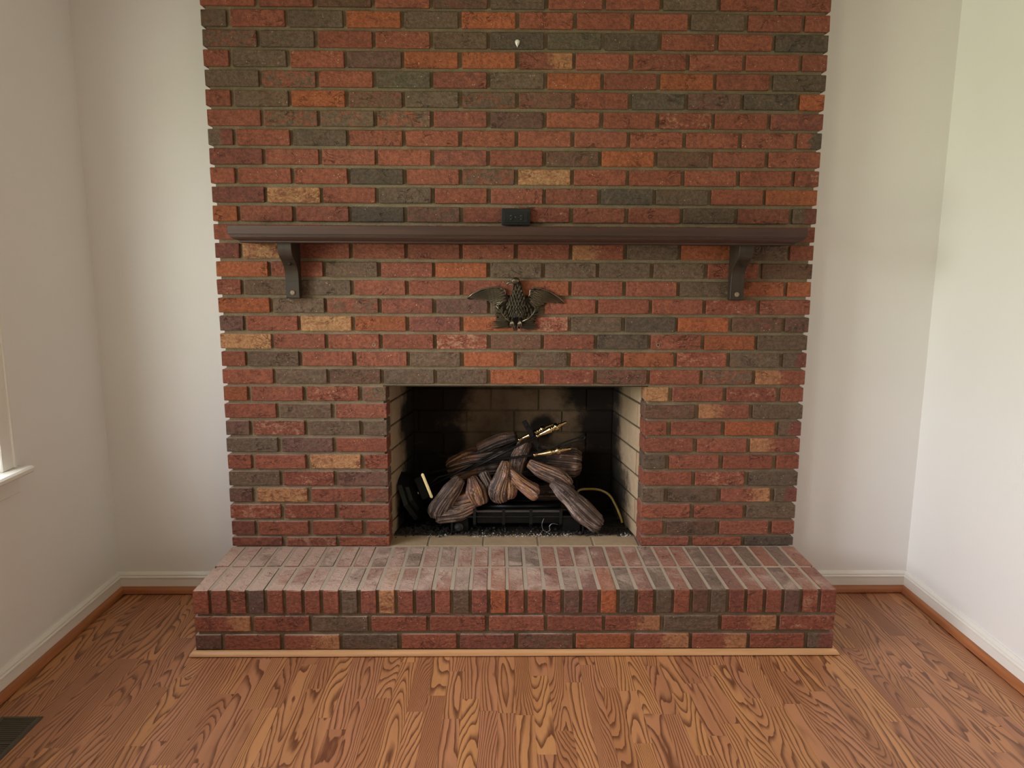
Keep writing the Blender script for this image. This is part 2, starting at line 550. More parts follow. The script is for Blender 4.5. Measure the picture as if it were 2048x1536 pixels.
# left wall with window 1
w1 = WIN1
w2 = WIN2
us = [YF - T, w2[0], w2[1], w1[0], w1[1], YB + T]; vs = [-0.02, w1[2], w1[3], ZC]
obj('wall_left', slab(us, vs, lambda i, j: i in (1, 3) and j == 1, lambda u, v, t: (t, u, v), XL - T, XL), M['wall'], kind='structure')
obj('wall_right', boxm(XR, XR + T, YF - T, YB + T, -0.02, ZC), M['wall'], kind='structure')
us = [XL, -0.53, 0.53, XR]; vs = [-0.02, 0.20, 0.99, ZC]
obj('wall_back', slab(us, vs, lambda i, j: i == 1 and j == 1, lambda u, v, t: (u, t, v), YB, YB + T), M['wall'], kind='structure')
obj('wall_rear', boxm(XL, XR, YF - T, YF, -0.02, ZC), M['rear'], kind='structure')
obj('ceiling', boxm(XL - T, XR + T, YF - T, YB + T, ZC, ZC + 0.1), M['paint'], kind='structure')

# floor: sub-floor slab and strips of laminate
SUB = obj('floor', boxm(XL - T, XR + T, YF - T, YB + T, -0.06, -0.009), plain('subfloor', rgb(80, 56, 38), 0.8), kind='structure')
PW = 0.0557


def plank_bm(bm, x0, x1, y0, y1, z1, tone, lay):
    z0 = -0.009; b = 0.0004; g = 0.00012
    x0 += g; x1 -= g; y0 += g; y1 -= g
    lo = [bm.verts.new(c) for c in ((x0, y0, z0), (x1, y0, z0), (x1, y1, z0), (x0, y1, z0))]
    md = [bm.verts.new(c) for c in ((x0, y0, z1 - b), (x1, y0, z1 - b), (x1, y1, z1 - b), (x0, y1, z1 - b))]
    tp = [bm.verts.new(c) for c in ((x0 + b, y0 + b, z1), (x1 - b, y0 + b, z1), (x1 - b, y1 - b, z1), (x0 + b, y1 - b, z1))]
    for A, B in ((lo, md), (md, tp)):
        for i in range(4):
            bm.faces.new([A[i], A[(i + 1) % 4], B[(i + 1) % 4], B[i]])
    bm.faces.new(tp)
    for v in lo + md + tp:
        v[lay] = tone


rp = random.Random(11)
n_strip = int((XR - XL) / PW) + 1
far_bm = bmesh.new(); far_lay = far_bm.verts.layers.float_vector.new('tone')
# end joints that can be read off the photograph: strip index -> y of one joint
for k in range(n_strip):
    x0 = XL + k * PW; x1 = min(XR, x0 + PW)
    y = YB - rp.uniform(0.0, 0.42)
    ends = [YB]
    while y > YF:
        ends.append(y)
        y -= rp.choice((0.28, 0.36, 0.42, 0.5, 0.56)) + rp.uniform(-0.03, 0.03)
    ends.append(YF)
    for a, b in zip(ends[:-1], ends[1:]):
        tone = Vector((rp.random(), rp.random(), rp.random()))
        z1 = rp.uniform(-0.0002, 0.0)
        hidden = a > -0.3 and b > -0.38 and x0 > -1.08 and x1 < 1.08   # under the hearth
        if b > -1.62 and a > -1.1 and not hidden:
            bm = bmesh.new(); lay = bm.verts.layers.float_vector.new('tone')
            plank_bm(bm, x0, x1, b, a, z1, tone, lay)
            obj('floor_plank', bm, M['floor'], SUB)
        else:
            plank_bm(far_bm, x0, x1, b, a, z1, tone, far_lay)
obj('floor_planks', far_bm, M['floor'], SUB, kind='stuff')

# baseboards with a moulded cap, then the wood shoe along the floor
BP = [(0, 0), (0.012, 0), (0.012, 0.062), (0.0145, 0.065), (0.0145, 0.070), (0.011, 0.074), (0.011, 0.079), (0.007, 0.086), (0.004, 0.0895), (0, 0.0895)]


def shoe_profile(t, h):
    return [(0, 0)] + [(t * math.cos(a), 0.004 + (h - 0.004) * math.sin(a)) for a in [i * PI / 2 / 6 for i in range(7)]] + [(0, h)]


HX = 1.1128          # half width of the brickwork
HY = -0.3996         # hearth front
g = 0.0
obj('baseboard_left', sweep(BP, [(XL, YF, 0), (XL, YB - 0.0, 0)]), M['trim'], kind='structure')
obj('baseboard_right', sweep(BP, [(XR, YB, 0), (XR, YF, 0)]), M['trim'], kind='structure')
obj('baseboard_back_left', sweep(BP, [(XL + 0.0, YB, 0), (-HX, YB, 0)]), M['trim'], kind='structure')
obj('baseboard_back_right', sweep(BP, [(HX, YB, 0), (XR, YB, 0)]), M['trim'], kind='structure')
obj('baseboard_rear', sweep(BP, [(XR, YF, 0), (XL, YF, 0)]), M['trim'], kind='structure')
SP = [(a + 0.012, b) for a, b in shoe_profile(0.017, 0.030)]
SPb = [(0.011, 0), *SP[1:-1], (0.011, 0.030)]
obj('trim_1', sweep(SPb, [(XL, YF, 0), (XL, YB - 0.0, 0)]), M['shoey'], kind='structure')
obj('trim_2', sweep(SPb, [(XL + 0.012, YB, 0), (-HX, YB, 0)]), M['shoe'], kind='structure')
obj('trim_3', sweep(SPb, [(HX, YB, 0), (XR - 0.012, YB, 0)]), M['shoe'], kind='structure')
obj('trim_4', sweep(SPb, [(XR, YB, 0), (XR, YF, 0)]), M['shoey'], kind='structure')
hp = shoe_profile(0.018, 0.020)
obj('trim_5', sweep(hp, [(-HX - 0.001, YB - 0.03, 0), (-HX - 0.001, HY - 0.001, 0), (HX + 0.001, HY - 0.001, 0), (HX + 0.001, YB - 0.03, 0)]), M['oak'], kind='structure')


# ------------------------------------------------------------------ windows
def window(name, frame, a0, a1, z0, z1, horn=0.055):
    """frame(a, t, z): a along the wall, t into the room, z up"""
    def bx(a_, b_, t_, s_, z_, y_, bev=0.0):
        bm = boxm(a_, b_, t_, s_, z_, y_, bevel=bev)
        for v in bm.verts:
            v.co = Vector(frame(v.co.x, v.co.y, v.co.z))
        return bm
    root = obj(name, bx(a0, a0 + 0.02, -T, 0.0, z0, z1), M['trim'], kind='structure')
    obj('jamb', bx(a1 - 0.02, a1, -T, 0.0, z0, z1), M['trim'], root)
    obj('head_jamb', bx(a0 + 0.02, a1 - 0.02, -T, 0.0, z1 - 0.02, z1), M['trim'], root)
    cw = 0.066
    for (p, q, r, s) in ((a0 - cw, a0 + 0.006, z0, z1 + cw), (a1 - 0.006, a1 + cw, z0, z1 + cw), (a0 + 0.006, a1 - 0.006, z1 - 0.006, z1 + cw)):
        obj('casing', bx(p, q, -0.001, 0.014, r, s, 0.003), M['trim'], root)
        if s - r > 0.5:
            m_ = p + 0.012 if p < a0 else q - 0.012
            obj('casing_bead', bx(m_ - 0.006, m_ + 0.006, 0.012, 0.019, r, s, 0.002), M['trim'], root)
    obj('stool', bx(a0 - cw - horn * 0.4, a1 + cw + horn * 0.4, -T + 0.03, 0.058, z0 - 0.022, z0, 0.006), M['trim'], root)
    obj('apron', bx(a0 - cw, a1 + cw, -0.001, 0.016, z0 - 0.085, z0 - 0.022, 0.003), M['trim'], root)
    zm = (z0 + z1) / 2
    for (lo, hi, t) in ((z0, zm + 0.02, -0.055), (zm - 0.02, z1 - 0.02, -0.09)):
        sw = 0.045
        A0, A1 = a0 + 0.02, a1 - 0.02
        sash = obj('sash', bx(A0, A0 + sw, t - 0.03, t, lo, hi, 0.002), M['trim'], root)
        obj('stile', bx(A1 - sw, A1, t - 0.03, t, lo, hi, 0.002), M['trim'], sash)
        obj('rail', bx(A0 + sw, A1 - sw, t - 0.03, t, lo, lo + sw, 0.002), M['trim'], sash)
        obj('rail', bx(A0 + sw, A1 - sw, t - 0.03, t, hi - sw, hi, 0.002), M['trim'], sash)
        obj('pane', bx(A0 + sw, A1 - sw, t - 0.017, t - 0.014, lo + sw, hi - sw), M['glass'], sash)
    return root


window('window_1', lambda a, t, z: (XL + t, a, z), *WIN1)
window('window_2', lambda a, t, z: (XL + t, a, z), *WIN2)

# ------------------------------------------------------------------ bricks
RED, RDK, ORG = rgb(146, 85, 66), rgb(126, 75, 64), rgb(162, 92, 60)
DRK, BLK, GRN, BRN, PLM, TAN = rgb(110, 91, 75), rgb(94, 80, 68), rgb(94, 83, 66), rgb(112, 84, 66), rgb(116, 82, 72), rgb(190, 140, 98)
TONES = {   # base, flash colour, cover, side
    'R': (RED, ORG, .35, 0), 'r': (RDK, RED, .45, 0), 'O': (ORG, RED, .3, 0),
    'D': (DRK, BRN, .42, 0), 'K': (BLK, DRK, .4, 0), 'G': (GRN, BRN, .35, 0), 'B': (BRN, RDK, .42, 0),
    'P': (PLM, DRK, .4, 0), 'T': (TAN, rgb(150, 96, 68), .44, 0), 'M': (rgb(142, 80, 62), rgb(182, 132, 108), .40, 0),
    'X': (DRK, RED, .46, 0), 'Y': (RED, rgb(178, 124, 88), .40, 1.5), 'y': (RED, rgb(178, 124, 88), .42, -1.5),
    'Z': (DRK, RDK, .5, 3.5), 'z': (RED, BLK, .5, 3.5),
}


def brick_mesh(L, D, H, seed):
    rr = random.Random(seed)
    bm = boxm(-L / 2, L / 2, -D / 2, D / 2, -H / 2, H / 2, bevel=0.0022)
    for v in bm.verts:
        v.co += Vector((rr.uniform(-1, 1) * .0006, rr.uniform(-1, 1) * .0006, rr.uniform(-1, 1) * .0006))
    me = bpy.data.meshes.new('brick')
    bm.to_mesh(me); bm.free()
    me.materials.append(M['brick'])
    return me


_cache = {}
rb = random.Random(5)


def variant(kind, L, D, H, n=7):
    key = (kind, round(L, 4), round(D, 4), round(H, 4))
    if key not in _cache:
        _cache[key] = [brick_mesh(L, D, H, int((key[1] * 7 + key[2] * 3 + key[3]) * 10000) + i) for i in range(n)]
    return rb.choice(_cache[key])


def lay(parent, code, x, y, z, L, D, H, rot=0.0, name='brick', jit=1.0):
    o = bpy.data.objects.new(name, variant(name, L, D, H))
    COL.objects.link(o)
    o.parent = parent
    o.location = (x + rb.uniform(-1, 1) * .0012 * jit, y + rb.uniform(-1, 1) * .0012 * jit, z + rb.uniform(-1, 1) * .0007 * jit)
    o.rotation_euler = (rb.uniform(-1, 1) * .004 * jit, rb.uniform(-1, 1) * .004 * jit, rot + rb.uniform(-1, 1) * .004 * jit)
    a, b, cov, side = TONES[code]
    j = 1 + rb.uniform(-.12, .12)
    h = rb.uniform(-.04, .04)
    o.color = (a[0] * j * (1 + h), a[1] * j, a[2] * j * (1 - h), 1)
    o['flash'] = (b[0] * j, b[1] * j, b[2] * j)
    o['cover'] = cov + rb.uniform(-.05, .05)
    o['side'] = float(side)
    return o


CH = 0.0672                      # course height
ZT = 2.2912                      # top of course 0
BH, BD, JH = 0.0552, 0.094, 0.0135
ROWS = """RRBRBDRRDRR
DRDODORRRDRR
XDRRDKGKRRK
RDRPOOYRRRRR
DXRGrDORORK
RDOBDXBRKPKO
RXXXrPRRMRr
ZRDRRRRRRRRz
rRRRrRBOBRR
RRRKRXTRRRRM
rTRDRRRKDRO
ORRKBRMRRDRZ
RRRRRRRRRRR
rTRRRRRyDODR
ORDMODDDDRB
MDDRRRORRDOO
ODXrPDRRRMR
PRTOrOMDKOBP
TRRRMBRKROD
RDRRDODROMDZ
RDBDDOMBRXy""".split('\n')
LEFT = "ORMX RDR PMDD DPR RRTR DMP PTRX MMR rRRR rMR".split()
RIGHT = "TRMR ByD RROZ RRy DRRR RMD DDYZ RRD RBRR RRK".split()

fire = thing('brick_chimney_breast', 'wide red and brown brick chimney breast rising around the firebox opening', 'chimney breast', (0, 0, 0))
OX0, OX1, OZ0, OZ1 = -0.4945, 0.5005, 0.238, 0.880
ins, rec = 0.013, 0.0132
us = [-HX + ins, OX0 - ins, OX1 + ins, HX - ins]; vs = [0.15, OZ1 + 0.004, ZC - 0.001]
obj('mortar', slab(us, vs, lambda i, j: i == 1 and j == 0, lambda u, v, t: (u, t, v), rec, YB - 0.0005), M['mortar'], fire)


def course(parent, codes, x0, x1, ztop, half, y=0.0, H=BH, L=None, joint=JH, depth=BD, skip=()):
    n = len(codes)
    if half:
        full = (x1 - x0 - joint * (n - 1)) / (n - 1)
        lens = [(full - joint) / 2 + joint / 2 * 0 for _ in range(1)] + [full] * (n - 2) + [(full - joint) / 2]
        s = sum(lens) + joint * (n - 1)
        k_ = (x1 - x0) / s
        lens = [l_ * k_ for l_ in lens]; jj = joint * k_
    else:
        full = (x1 - x0 - joint * (n - 1)) / n
        lens = [full] * n; jj = joint
    x = x0
    for i, (c, l_) in enumerate(zip(codes, lens)):
        if i not in skip:
            lay(parent, c, x + l_ / 2, y + depth / 2, ztop - H / 2, l_ - 0.0, depth, H)
        x += l_ + jj


hid = []
for r, codes in enumerate(ROWS):
    zt = ZT - r * CH
    if r == 12:
        course(fire, codes, -HX, HX, zt, False, skip=range(2, 9))
        hid.append(zt)
    else:
        course(fire, codes, -HX, HX, zt, r % 2 == 1)
for r in range(21, 31):
    zt = ZT - r * CH
    half = r % 2 == 1
    H = BH if r < 30 else zt - 0.2400
    course(fire, LEFT[r - 21], -HX, OX0, zt, half, H=H, joint=0.0165)
    course(fire, RIGHT[r - 21], OX1, HX, zt, half, H=H, joint=0.0165)
# bricks the picture shows nothing of: above the frame and behind the mantel
bm = bmesh.new()
for zt, half in ((ZT + CH, True), (ZT + 2 * CH, False)):
    P_ = (2 * HX + JH) / 11
    n = 12 if half else 11
    for i in range(n):
        a = -HX + i * P_ - (P_ / 2 if half else 0)
        a, b = max(-HX, a), min(HX, a + P_ - JH)
        box(bm, a, b, 0, BD, zt - BH, min(zt, ZC - 0.002), bevel=0.002)
P_ = (2 * HX + JH) / 11
for i in range(2, 9):
    box(bm, -HX + i * P_, -HX + (i + 1) * P_ - JH, 0, BD, ZT - 12 * CH - BH, ZT - 12 * CH, bevel=0.002)
o = obj('hidden_bricks', bm, M['brick'], fire, kind='stuff')
o.color = RED; o['flash'] = tuple(DRK[:3]); o['cover'] = 0.5; o['side'] = 0.0
obj('lintel', boxm(OX0 - 0.012, OX1 + 0.012, 0.0145, 0.095, OZ1 - 0.0005, OZ1 + 0.0045), M['lintel'], fire, label='dark steel lintel bar')

# drill holes left in the brick faces: small plugs with a pale ring
k = 0
for (x, z, r_, lab) in ((-0.536, 1.041, 0.0082, 'small grey wall plug left in a brick above the left side of the firebox'),
                        (0.542, 1.044, 0.0082, 'small grey wall plug left in a brick above the right side of the firebox'),
                        (0.009, 1.042, 0.0045, 'tiny dark screw hole plug in the brown brick under the eagle'),
                        (-0.001, 2.006, 0.0035, 'tiny screw hole plug in a dark brick below the white hook')):
    t = thing('wall_plug', lab, 'wall plug', (x, -0.0005, z))
    bm = bmesh.new()
    n = 16
    ro, ri = r_, r_ * 0.45
    A = [bm.verts.new((ro * math.cos(2 * PI * i / n), 0.003, ro * math.sin(2 * PI * i / n))) for i in range(n)]
    B = [bm.verts.new((ro * 0.85 * math.cos(2 * PI * i / n), -0.0012, ro * 0.85 * math.sin(2 * PI * i / n))) for i in range(n)]
    C = [bm.verts.new((ri * math.cos(2 * PI * i / n), -0.0008, ri * math.sin(2 * PI * i / n))) for i in range(n)]
    D = [bm.verts.new((ri * math.cos(2 * PI * i / n), 0.003, ri * math.sin(2 * PI * i / n))) for i in range(n)]
    for P1, P2 in ((A, B), (B, C), (C, D)):
        for i in range(n):
            bm.faces.new([P1[i], P1[(i + 1) % n], P2[(i + 1) % n], P2[i]])
    obj('collar', bm, M['peg'], t)
    bm = bmesh.new()
    tube(bm, [(0, 0.003, 0), (0, 0.0005, 0)], ri * 0.98, 12)
    obj('bore', bm, M['slot'], t)
    k += 1

# ------------------------------------------------------------------ raised hearth
hearth = thing('raised_hearth', 'raised red brick hearth step at the foot of the chimney breast', 'hearth', (0, HY / 2, 0))
HY0 = HY / 2
obj('mortar', (lambda bm: (box(bm, -HX + .01, HX - .01, HY - HY0 + .0095, 0.0 - HY0, 0.0, 0.2366), bm)[1])(bmesh.new()), M['hmortar'], hearth)
FRONT = 'RRRPRRRRDrTRrRDrORRrPrOKRDRBDrRRPMM'
BACKR = 'MRPPMRDRRPRDRPMROKKRMMrRRPRRDPRDRPR'
RW = 0.0528
RP = (2 * HX - RW) / 34
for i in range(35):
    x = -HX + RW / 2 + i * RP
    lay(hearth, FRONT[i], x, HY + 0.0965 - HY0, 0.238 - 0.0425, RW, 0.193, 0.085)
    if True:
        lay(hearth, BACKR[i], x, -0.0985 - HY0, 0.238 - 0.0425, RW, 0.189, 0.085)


def hcourse(codes, ztop, H, half):
    n = len(codes); joint = 0.0125
    if half:
        full = (2 * HX - joint * (n - 1)) / (n - 1); hf = (full - joint) / 2
        lens = [hf] + [full] * (n - 2) + [hf]
        kk = 2 * HX / (sum(lens) + joint * (n - 1)); lens = [v * kk for v in lens]
    else:
        kk = 1; lens = [(2 * HX - joint * (n - 1)) / n] * n
    x = -HX
    for c, l_ in zip(codes, lens):
        lay(hearth, c, x + l_ / 2, HY + 0.045 - HY0, ztop - H / 2, l_, 0.09, H)
        x += l_ + joint * kk
    for s in (-1, 1):
        for yy, LL in ((HY + 0.09 + 0.0125 + 0.093, 0.186), (HY + 0.09 + 0.0125 * 2 + 0.186 + 0.045, 0.09)):
            lay(hearth, rb.choice('RRrD'), s * (HX - 0.045), yy - HY0, ztop - H / 2, LL, 0.09, H, rot=PI / 2)


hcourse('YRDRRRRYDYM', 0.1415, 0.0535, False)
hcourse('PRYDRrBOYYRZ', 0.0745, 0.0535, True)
obj('pointing', boxm(-HX + .011, HX - .011, 0.0005 - HY0, 0.0088 - HY0, 0.21, 0.2362), M['hmortar'], hearth)

# ------------------------------------------------------------------ firebox
fb = thing('firebox', 'soot-blackened firebox of buff firebricks inside the chimney opening', 'firebox', (0, 0.25, 0.238))
FO = Vector((0, 0.25, 0.238))


def fobj(name, bm, mat, **p):
    for v in bm.verts:
        v.co -= FO
    return obj(name, bm, mat, fb, **p)


BKX, BKY = 0.444, 0.452
FX0, FX1, FY = -0.5045, 0.5005, 0.096


def prism(poly, z0, z1):
    bm = bmesh.new()
    a = [bm.verts.new((x, y, z0)) for x, y in poly]; b = [bm.verts.new((x, y, z1)) for x, y in poly]
    n = len(poly)
    bm.faces.new(a); bm.faces.new(b)
    for i in range(n):
        bm.faces.new([a[i], a[(i + 1) % n], b[(i + 1) % n], b[i]])
    return bm


fobj('mortar', prism([(FX0 - .004, FY), (-BKX - .004, BKY), (-BKX - .06, BKY + .06), (FX0 - .02, FY)], 0.15, 0.985), M['fmortar'])
fobj('mortar', prism([(FX1 + .004, FY), (BKX + .004, BKY), (BKX + .06, BKY + .06), (FX1 + .02, FY)], 0.15, 0.985), M['fmortar'])
fobj('mortar', boxm(-BKX - .06, BKX + .06, BKY + .004, BKY + .06, 0.15, 0.985), M['fmortar'])
fobj('mortar', boxm(-.512, .508, 0.002, BKY + .01, 0.15, 0.2345), M['fmortar'])
fobj('throat_shade_slab', boxm(-.525, .52, 0.10, BKY + .06, 0.965, 0.985), M['dark'])  # dark slab in place of the open throat, its shade put into the colour


def firebrick(cx, cy, cz, L, D, H, rot):
    key = ('fb', round(L, 3), round(D, 3), round(H, 3))
    if key not in _cache:
        me = bpy.data.meshes.new('firebrick')
        bm = boxm(-L / 2, L / 2, -D / 2, D / 2, -H / 2, H / 2, bevel=0.0018)
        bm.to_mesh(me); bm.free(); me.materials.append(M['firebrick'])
        _cache[key] = me
    o = bpy.data.objects.new('firebrick', _cache[key])
    COL.objects.link(o); o.parent = fb
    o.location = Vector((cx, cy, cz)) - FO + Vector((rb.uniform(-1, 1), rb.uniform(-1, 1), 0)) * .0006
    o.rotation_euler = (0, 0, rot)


def fwall(p0, p1, joints_even, joints_odd, pitch):
    p0 = Vector((*p0, 0)); p1 = Vector((*p1, 0))
    d = (p1 - p0); Lw = d.length; d.normalize()
    nrm = Vector((-d.y, d.x, 0))          # away from the opening
    rot = math.atan2(d.y, d.x)
    for r in range(8):
        z1 = 0.992 - 0.1 * r; z0 = z1 - 0.0925
        z1 = min(z1, 0.964); z0 = max(z0, 0.2385)
        if z1 - z0 < 0.02: continue
        s = (joints_even if r % 2 == 0 else joints_odd) % pitch
        cuts = [0.0]
        while s < Lw:
            if s > 0.02: cuts.append(s)
            s += pitch
        if Lw - cuts[-1] < 0.03: cuts.pop()
        cuts.append(Lw + 0.0)
        for a, b in zip(cuts[:-1], cuts[1:]):
            a2 = a + (0.0035 if a > 0 else 0); b2 = b - (0.0035 if b < Lw else 0)
            c = p0 + d * ((a2 + b2) / 2) + nrm * 0.015
            firebrick(c.x, c.y, (z0 + z1) / 2, b2 - a2, 0.03, z1 - z0, rot)


fwall((-BKX, BKY), (BKX, BKY), 0.344, 0.235, 0.214)
fwall((FX0, FY), (-BKX, BKY), 0.06, 0.165, 0.21)
fwall((BKX, BKY), (FX1, FY), 0.12, 0.225, 0.21)
# floor firebricks
xs = [-0.503, -0.345, -0.1245, 0.096, 0.316, 0.499]
for a, b in zip(xs[:-1], xs[1:]):
    firebrick((a + b) / 2, 0.0565, 0.238 - 0.02, b - a - 0.008, 0.096, 0.04, 0)
for r in range(3):
    off = -0.09 if r % 2 == 0 else 0.02
    xx = [-0.50 + 0.02 * r] + [off - 0.2205 + 0.2205 * i for i in range(-1, 4) if abs(off - 0.2205 + 0.2205 * i) < 0.46] + [0.50 - 0.02 * r]
    for a, b in zip(xx[:-1], xx[1:]):
        if b - a > 0.03:
            firebrick((a + b) / 2, 0.161 + 0.104 * r, 0.238 - 0.0205, b - a - 0.008, 0.096, 0.04, 0)

# ------------------------------------------------------------------ mantel shelf
MX0, MX1, MY = -1.001, 1.013, -0.18
mant = thing('mantel_shelf', 'long dark brown wooden mantel shelf on two curved brackets across the brick wall', 'mantel shelf', (0, 0, 1.416))
bm = bmesh.new()
box(bm, MX0, MX1, MY, -0.0005, 1.4445 - 1.416, 1.4755 - 1.416, bevel=0.0015)
obj('shelf_board', bm, M['mantel'], mant)
# moulding under the nosing: fillet, bead and cove, returned at both ends
out = [(0.150, 0.0290), (0.176, 0.0290), (0.176, 0.0245), (0.1725, 0.0235), (0.1725, 0.0205), (0.169, 0.0165), (0.163, 0.0125), (0.156, 0.0095), (0.149, 0.0075), (0.149, 0.0030), (0.143, 0.0), (0.130, 0.0), (0.130, 0.0290)]

def cove():
    # profile rings at the mitred corners: left wall end, left corner, right corner, right wall end
    bm_ = bmesh.new()
    rings = []
    P = [(a - 0.176, b) for a, b in out]     # distance behind the nosing (negative = in)
    for (kind) in ('l0', 'l1', 'r1', 'r0'):
        ring = []
        for a, b in P:
            d = 0.004 - a                      # inset from the shelf edge
            x = MX0 + d if kind[0] == 'l' else MX1 - d
            y = MY + d if kind[1] == '1' else -0.0005
            ring.append(bm_.verts.new((x, y, b)))
        rings.append(ring)
    n = len(P)
    for A, B in zip(rings[:-1], rings[1:]):
        for j in range(n):
            bm_.faces.new([A[j], A[(j + 1) % n], B[(j + 1) % n], B[j]])
    bm_.faces.new(rings[0]); bm_.faces.new(rings[-1])
    return bm_


obj('cove_moulding', cove(), M['mantel'], mant)
obj('soffit_board', boxm(MX0 + 0.05, MX1 - 0.05, MY + 0.05, -0.0005, 0.004, 0.0285), M['mantel'], mant)

_c = spline([(-0.036, -0.140, 0), (-0.041, -0.105, 0), (-0.055, -0.082, 0), (-0.080, -0.061, 0)], 5)
_d = spline([(-0.090, -0.056, 0), (-0.108, -0.043, 0), (-0.119, -0.020, 0), (-0.120, 0.0035, 0)], 5)
BR = [(0.0, -0.200), (-0.032, -0.200), (-0.035, -0.196)] + [(p.x, p.y) for p in _c] + [(p.x, p.y) for p in _d] + [(0.0, 0.0035)]
for (xa, xb) in ((-0.848, -0.799), (0.796, 0.846)):
    bm = bmesh.new()
    A = [bm.verts.new((xa, y - 0.0005, z)) for y, z in BR]; B = [bm.verts.new((xb, y - 0.0005, z)) for y, z in BR]
    n = len(BR)
    bm.faces.new(A); bm.faces.new(B)
    for i in range(n):
        bm.faces.new([A[i], A[(i + 1) % n], B[(i + 1) % n], B[i]])
    bmesh.ops.recalc_face_normals(bm, faces=bm.faces)
    bmesh.ops.bevel(bm, geom=[e for e in bm.edges if abs(e.verts[0].co.x - e.verts[1].co.x) < 1e-5], offset=0.0015, segments=1, affect='EDGES')
    br = obj('bracket', bm, M['bracket'], mant)
    xm = (xa + xb) / 2
    bm = bmesh.new()
    tube(bm, [(xm, -0.030, -0.178), (xm, -0.0385, -0.178), (xm, -0.0402, -0.178)], [0.0088, 0.0088, 0.006], 16)
    obj('wood_peg', bm, M['peg'], br)
    bm = bmesh.new()
    tube(bm, [(xm + 0.002, -0.066, -0.074), (xm + 0.002, -0.0775, -0.0715)], [0.005, 0.005], 12)
    obj('screw_hole', bm, M['slot'], br)

# ------------------------------------------------------------------ outlet and hook
ot = thing('wall_outlet', 'black double socket outlet lying sideways in the brick above the mantel', 'outlet', (-0.0025, 0, 1.5165))
obj('cover_plate', boxm(-0.0525, 0.0525, -0.020, 0.004, -0.030, 0.030, bevel=0.002), M['black'], ot)
obj('bezel', boxm(-0.044, 0.044, -0.0225, -0.0195, -0.0215, 0.0175, bevel=0.001), M['black'], ot)
for sx2 in (-1, 1):
    bm = bmesh.new()
    tube(bm, [(sx2 * 0.0185 - 0.004, -0.0222, -0.001), (sx2 * 0.0185 - 0.004, -0.0242, -0.001)], 0.0135, 20)
    rec_ = obj('receptacle', bm, M['black'], ot)
    for dz in (-0.0063, 0.0063):
        obj('slot', boxm(sx2 * 0.0185 - 0.010, sx2 * 0.0185 - 0.001, -0.0246, -0.0235, dz - 0.0021, dz + 0.0001), M['slot'], rec_)
        obj('contact', boxm(sx2 * 0.0185 - 0.003, sx2 * 0.0185 + 0.002, -0.0248, -0.0236, dz - 0.0032, dz - 0.0012), M['steel'], rec_)
bm = bmesh.new(); tube(bm, [(-0.002, -0.0222, -0.001), (-0.002, -0.0243, -0.001)], 0.002, 12)
obj('screw', bm, M['steel'], ot)

hk = thing('wall_hook', 'small white teardrop hook stuck on a dark brick near the ceiling', 'hook', (0.0, -0.0006, 2.120))
bm = bmesh.new()
pts = []
for i in range(24):
    a = 2 * PI * i / 24
    r_ = 0.0088
    x = r_ * math.cos(a); z = r_ * math.sin(a) + 0.004
    if z < 0.0:
        z2 = 0.004 + (z - 0.004) * 2.2; x *= max(0.28, 1 + (z2) / 0.018)
        z = z2
    pts.append((x, z))
A = [bm.verts.new((x, 0, z)) for x, z in pts]; B = [bm.verts.new((x * .9, -0.0035, z * .93)) for x, z in pts]; Cc = bm.verts.new((0, -0.0055, 0.004))
for i in range(24):
    bm.faces.new([A[i], A[(i + 1) % 24], B[(i + 1) % 24], B[i]]); bm.faces.new([B[i], B[(i + 1) % 24], Cc])
bm.faces.new(A)
obj('back_plate', bm, M['white'], hk, smooth=True)
bm = bmesh.new(); tube(bm, spline([(0, -0.004, -0.002), (0, -0.0085, -0.009), (0, -0.012, -0.013), (0, -0.015, -0.010)], 5), 0.0018, 8)
obj('prong', bm, M['white'], hk, smooth=True)
# ------------------------------------------------------------------ eagle plaque
SU = 2.095e-4
eg = thing('eagle_plaque', 'dark bronze eagle plaque with spread wings under the mantel shelf', 'wall plaque', (-0.004, -0.0012, 1.194))


def ep(u, v, y=0.0):
    return Vector(((u - 980) * SU, y, (640 - v) * SU))


def plate(poly, y0, y1, chamfer=3.5):
    """a cast plate: outline, rounded over towards its front"""
    n = len(poly)
    P = [Vector((a, b)) for a, b in poly]
    area = sum(P[i].x * P[(i + 1) % n].y - P[(i + 1) % n].x * P[i].y for i in range(n))
    sg = 1 if area > 0 else -1
    bm = bmesh.new()

    def ring(ins_, y):
        out_ = []
        for i in range(n):
            a, b, c = P[i - 1], P[i], P[(i + 1) % n]
            n1 = Vector((-(b - a).y, (b - a).x)).normalized() * sg
            n2 = Vector((-(c - b).y, (c - b).x)).normalized() * sg
            m = n1 + n2
            m = m / max(0.6, m.dot(n1)) if m.length > 1e-6 else n1
            q = b + m * ins_
            out_.append(bm.verts.new(ep(q.x, q.y, y)))
        return out_
    A = ring(0, y0); B = ring(0, y0 + (y1 - y0) * .6); Cr = ring(chamfer * 2, y1)
    for X, Y in ((A, B), (B, Cr)):
        for i in range(n):
            bm.faces.new([X[i], X[(i + 1) % n], Y[(i + 1) % n], Y[i]])
    bm.faces.new(A); bm.faces.new(Cr)
    bmesh.ops.triangulate(bm, faces=[f for f in bm.faces if len(f.verts) > 4])
    return bm


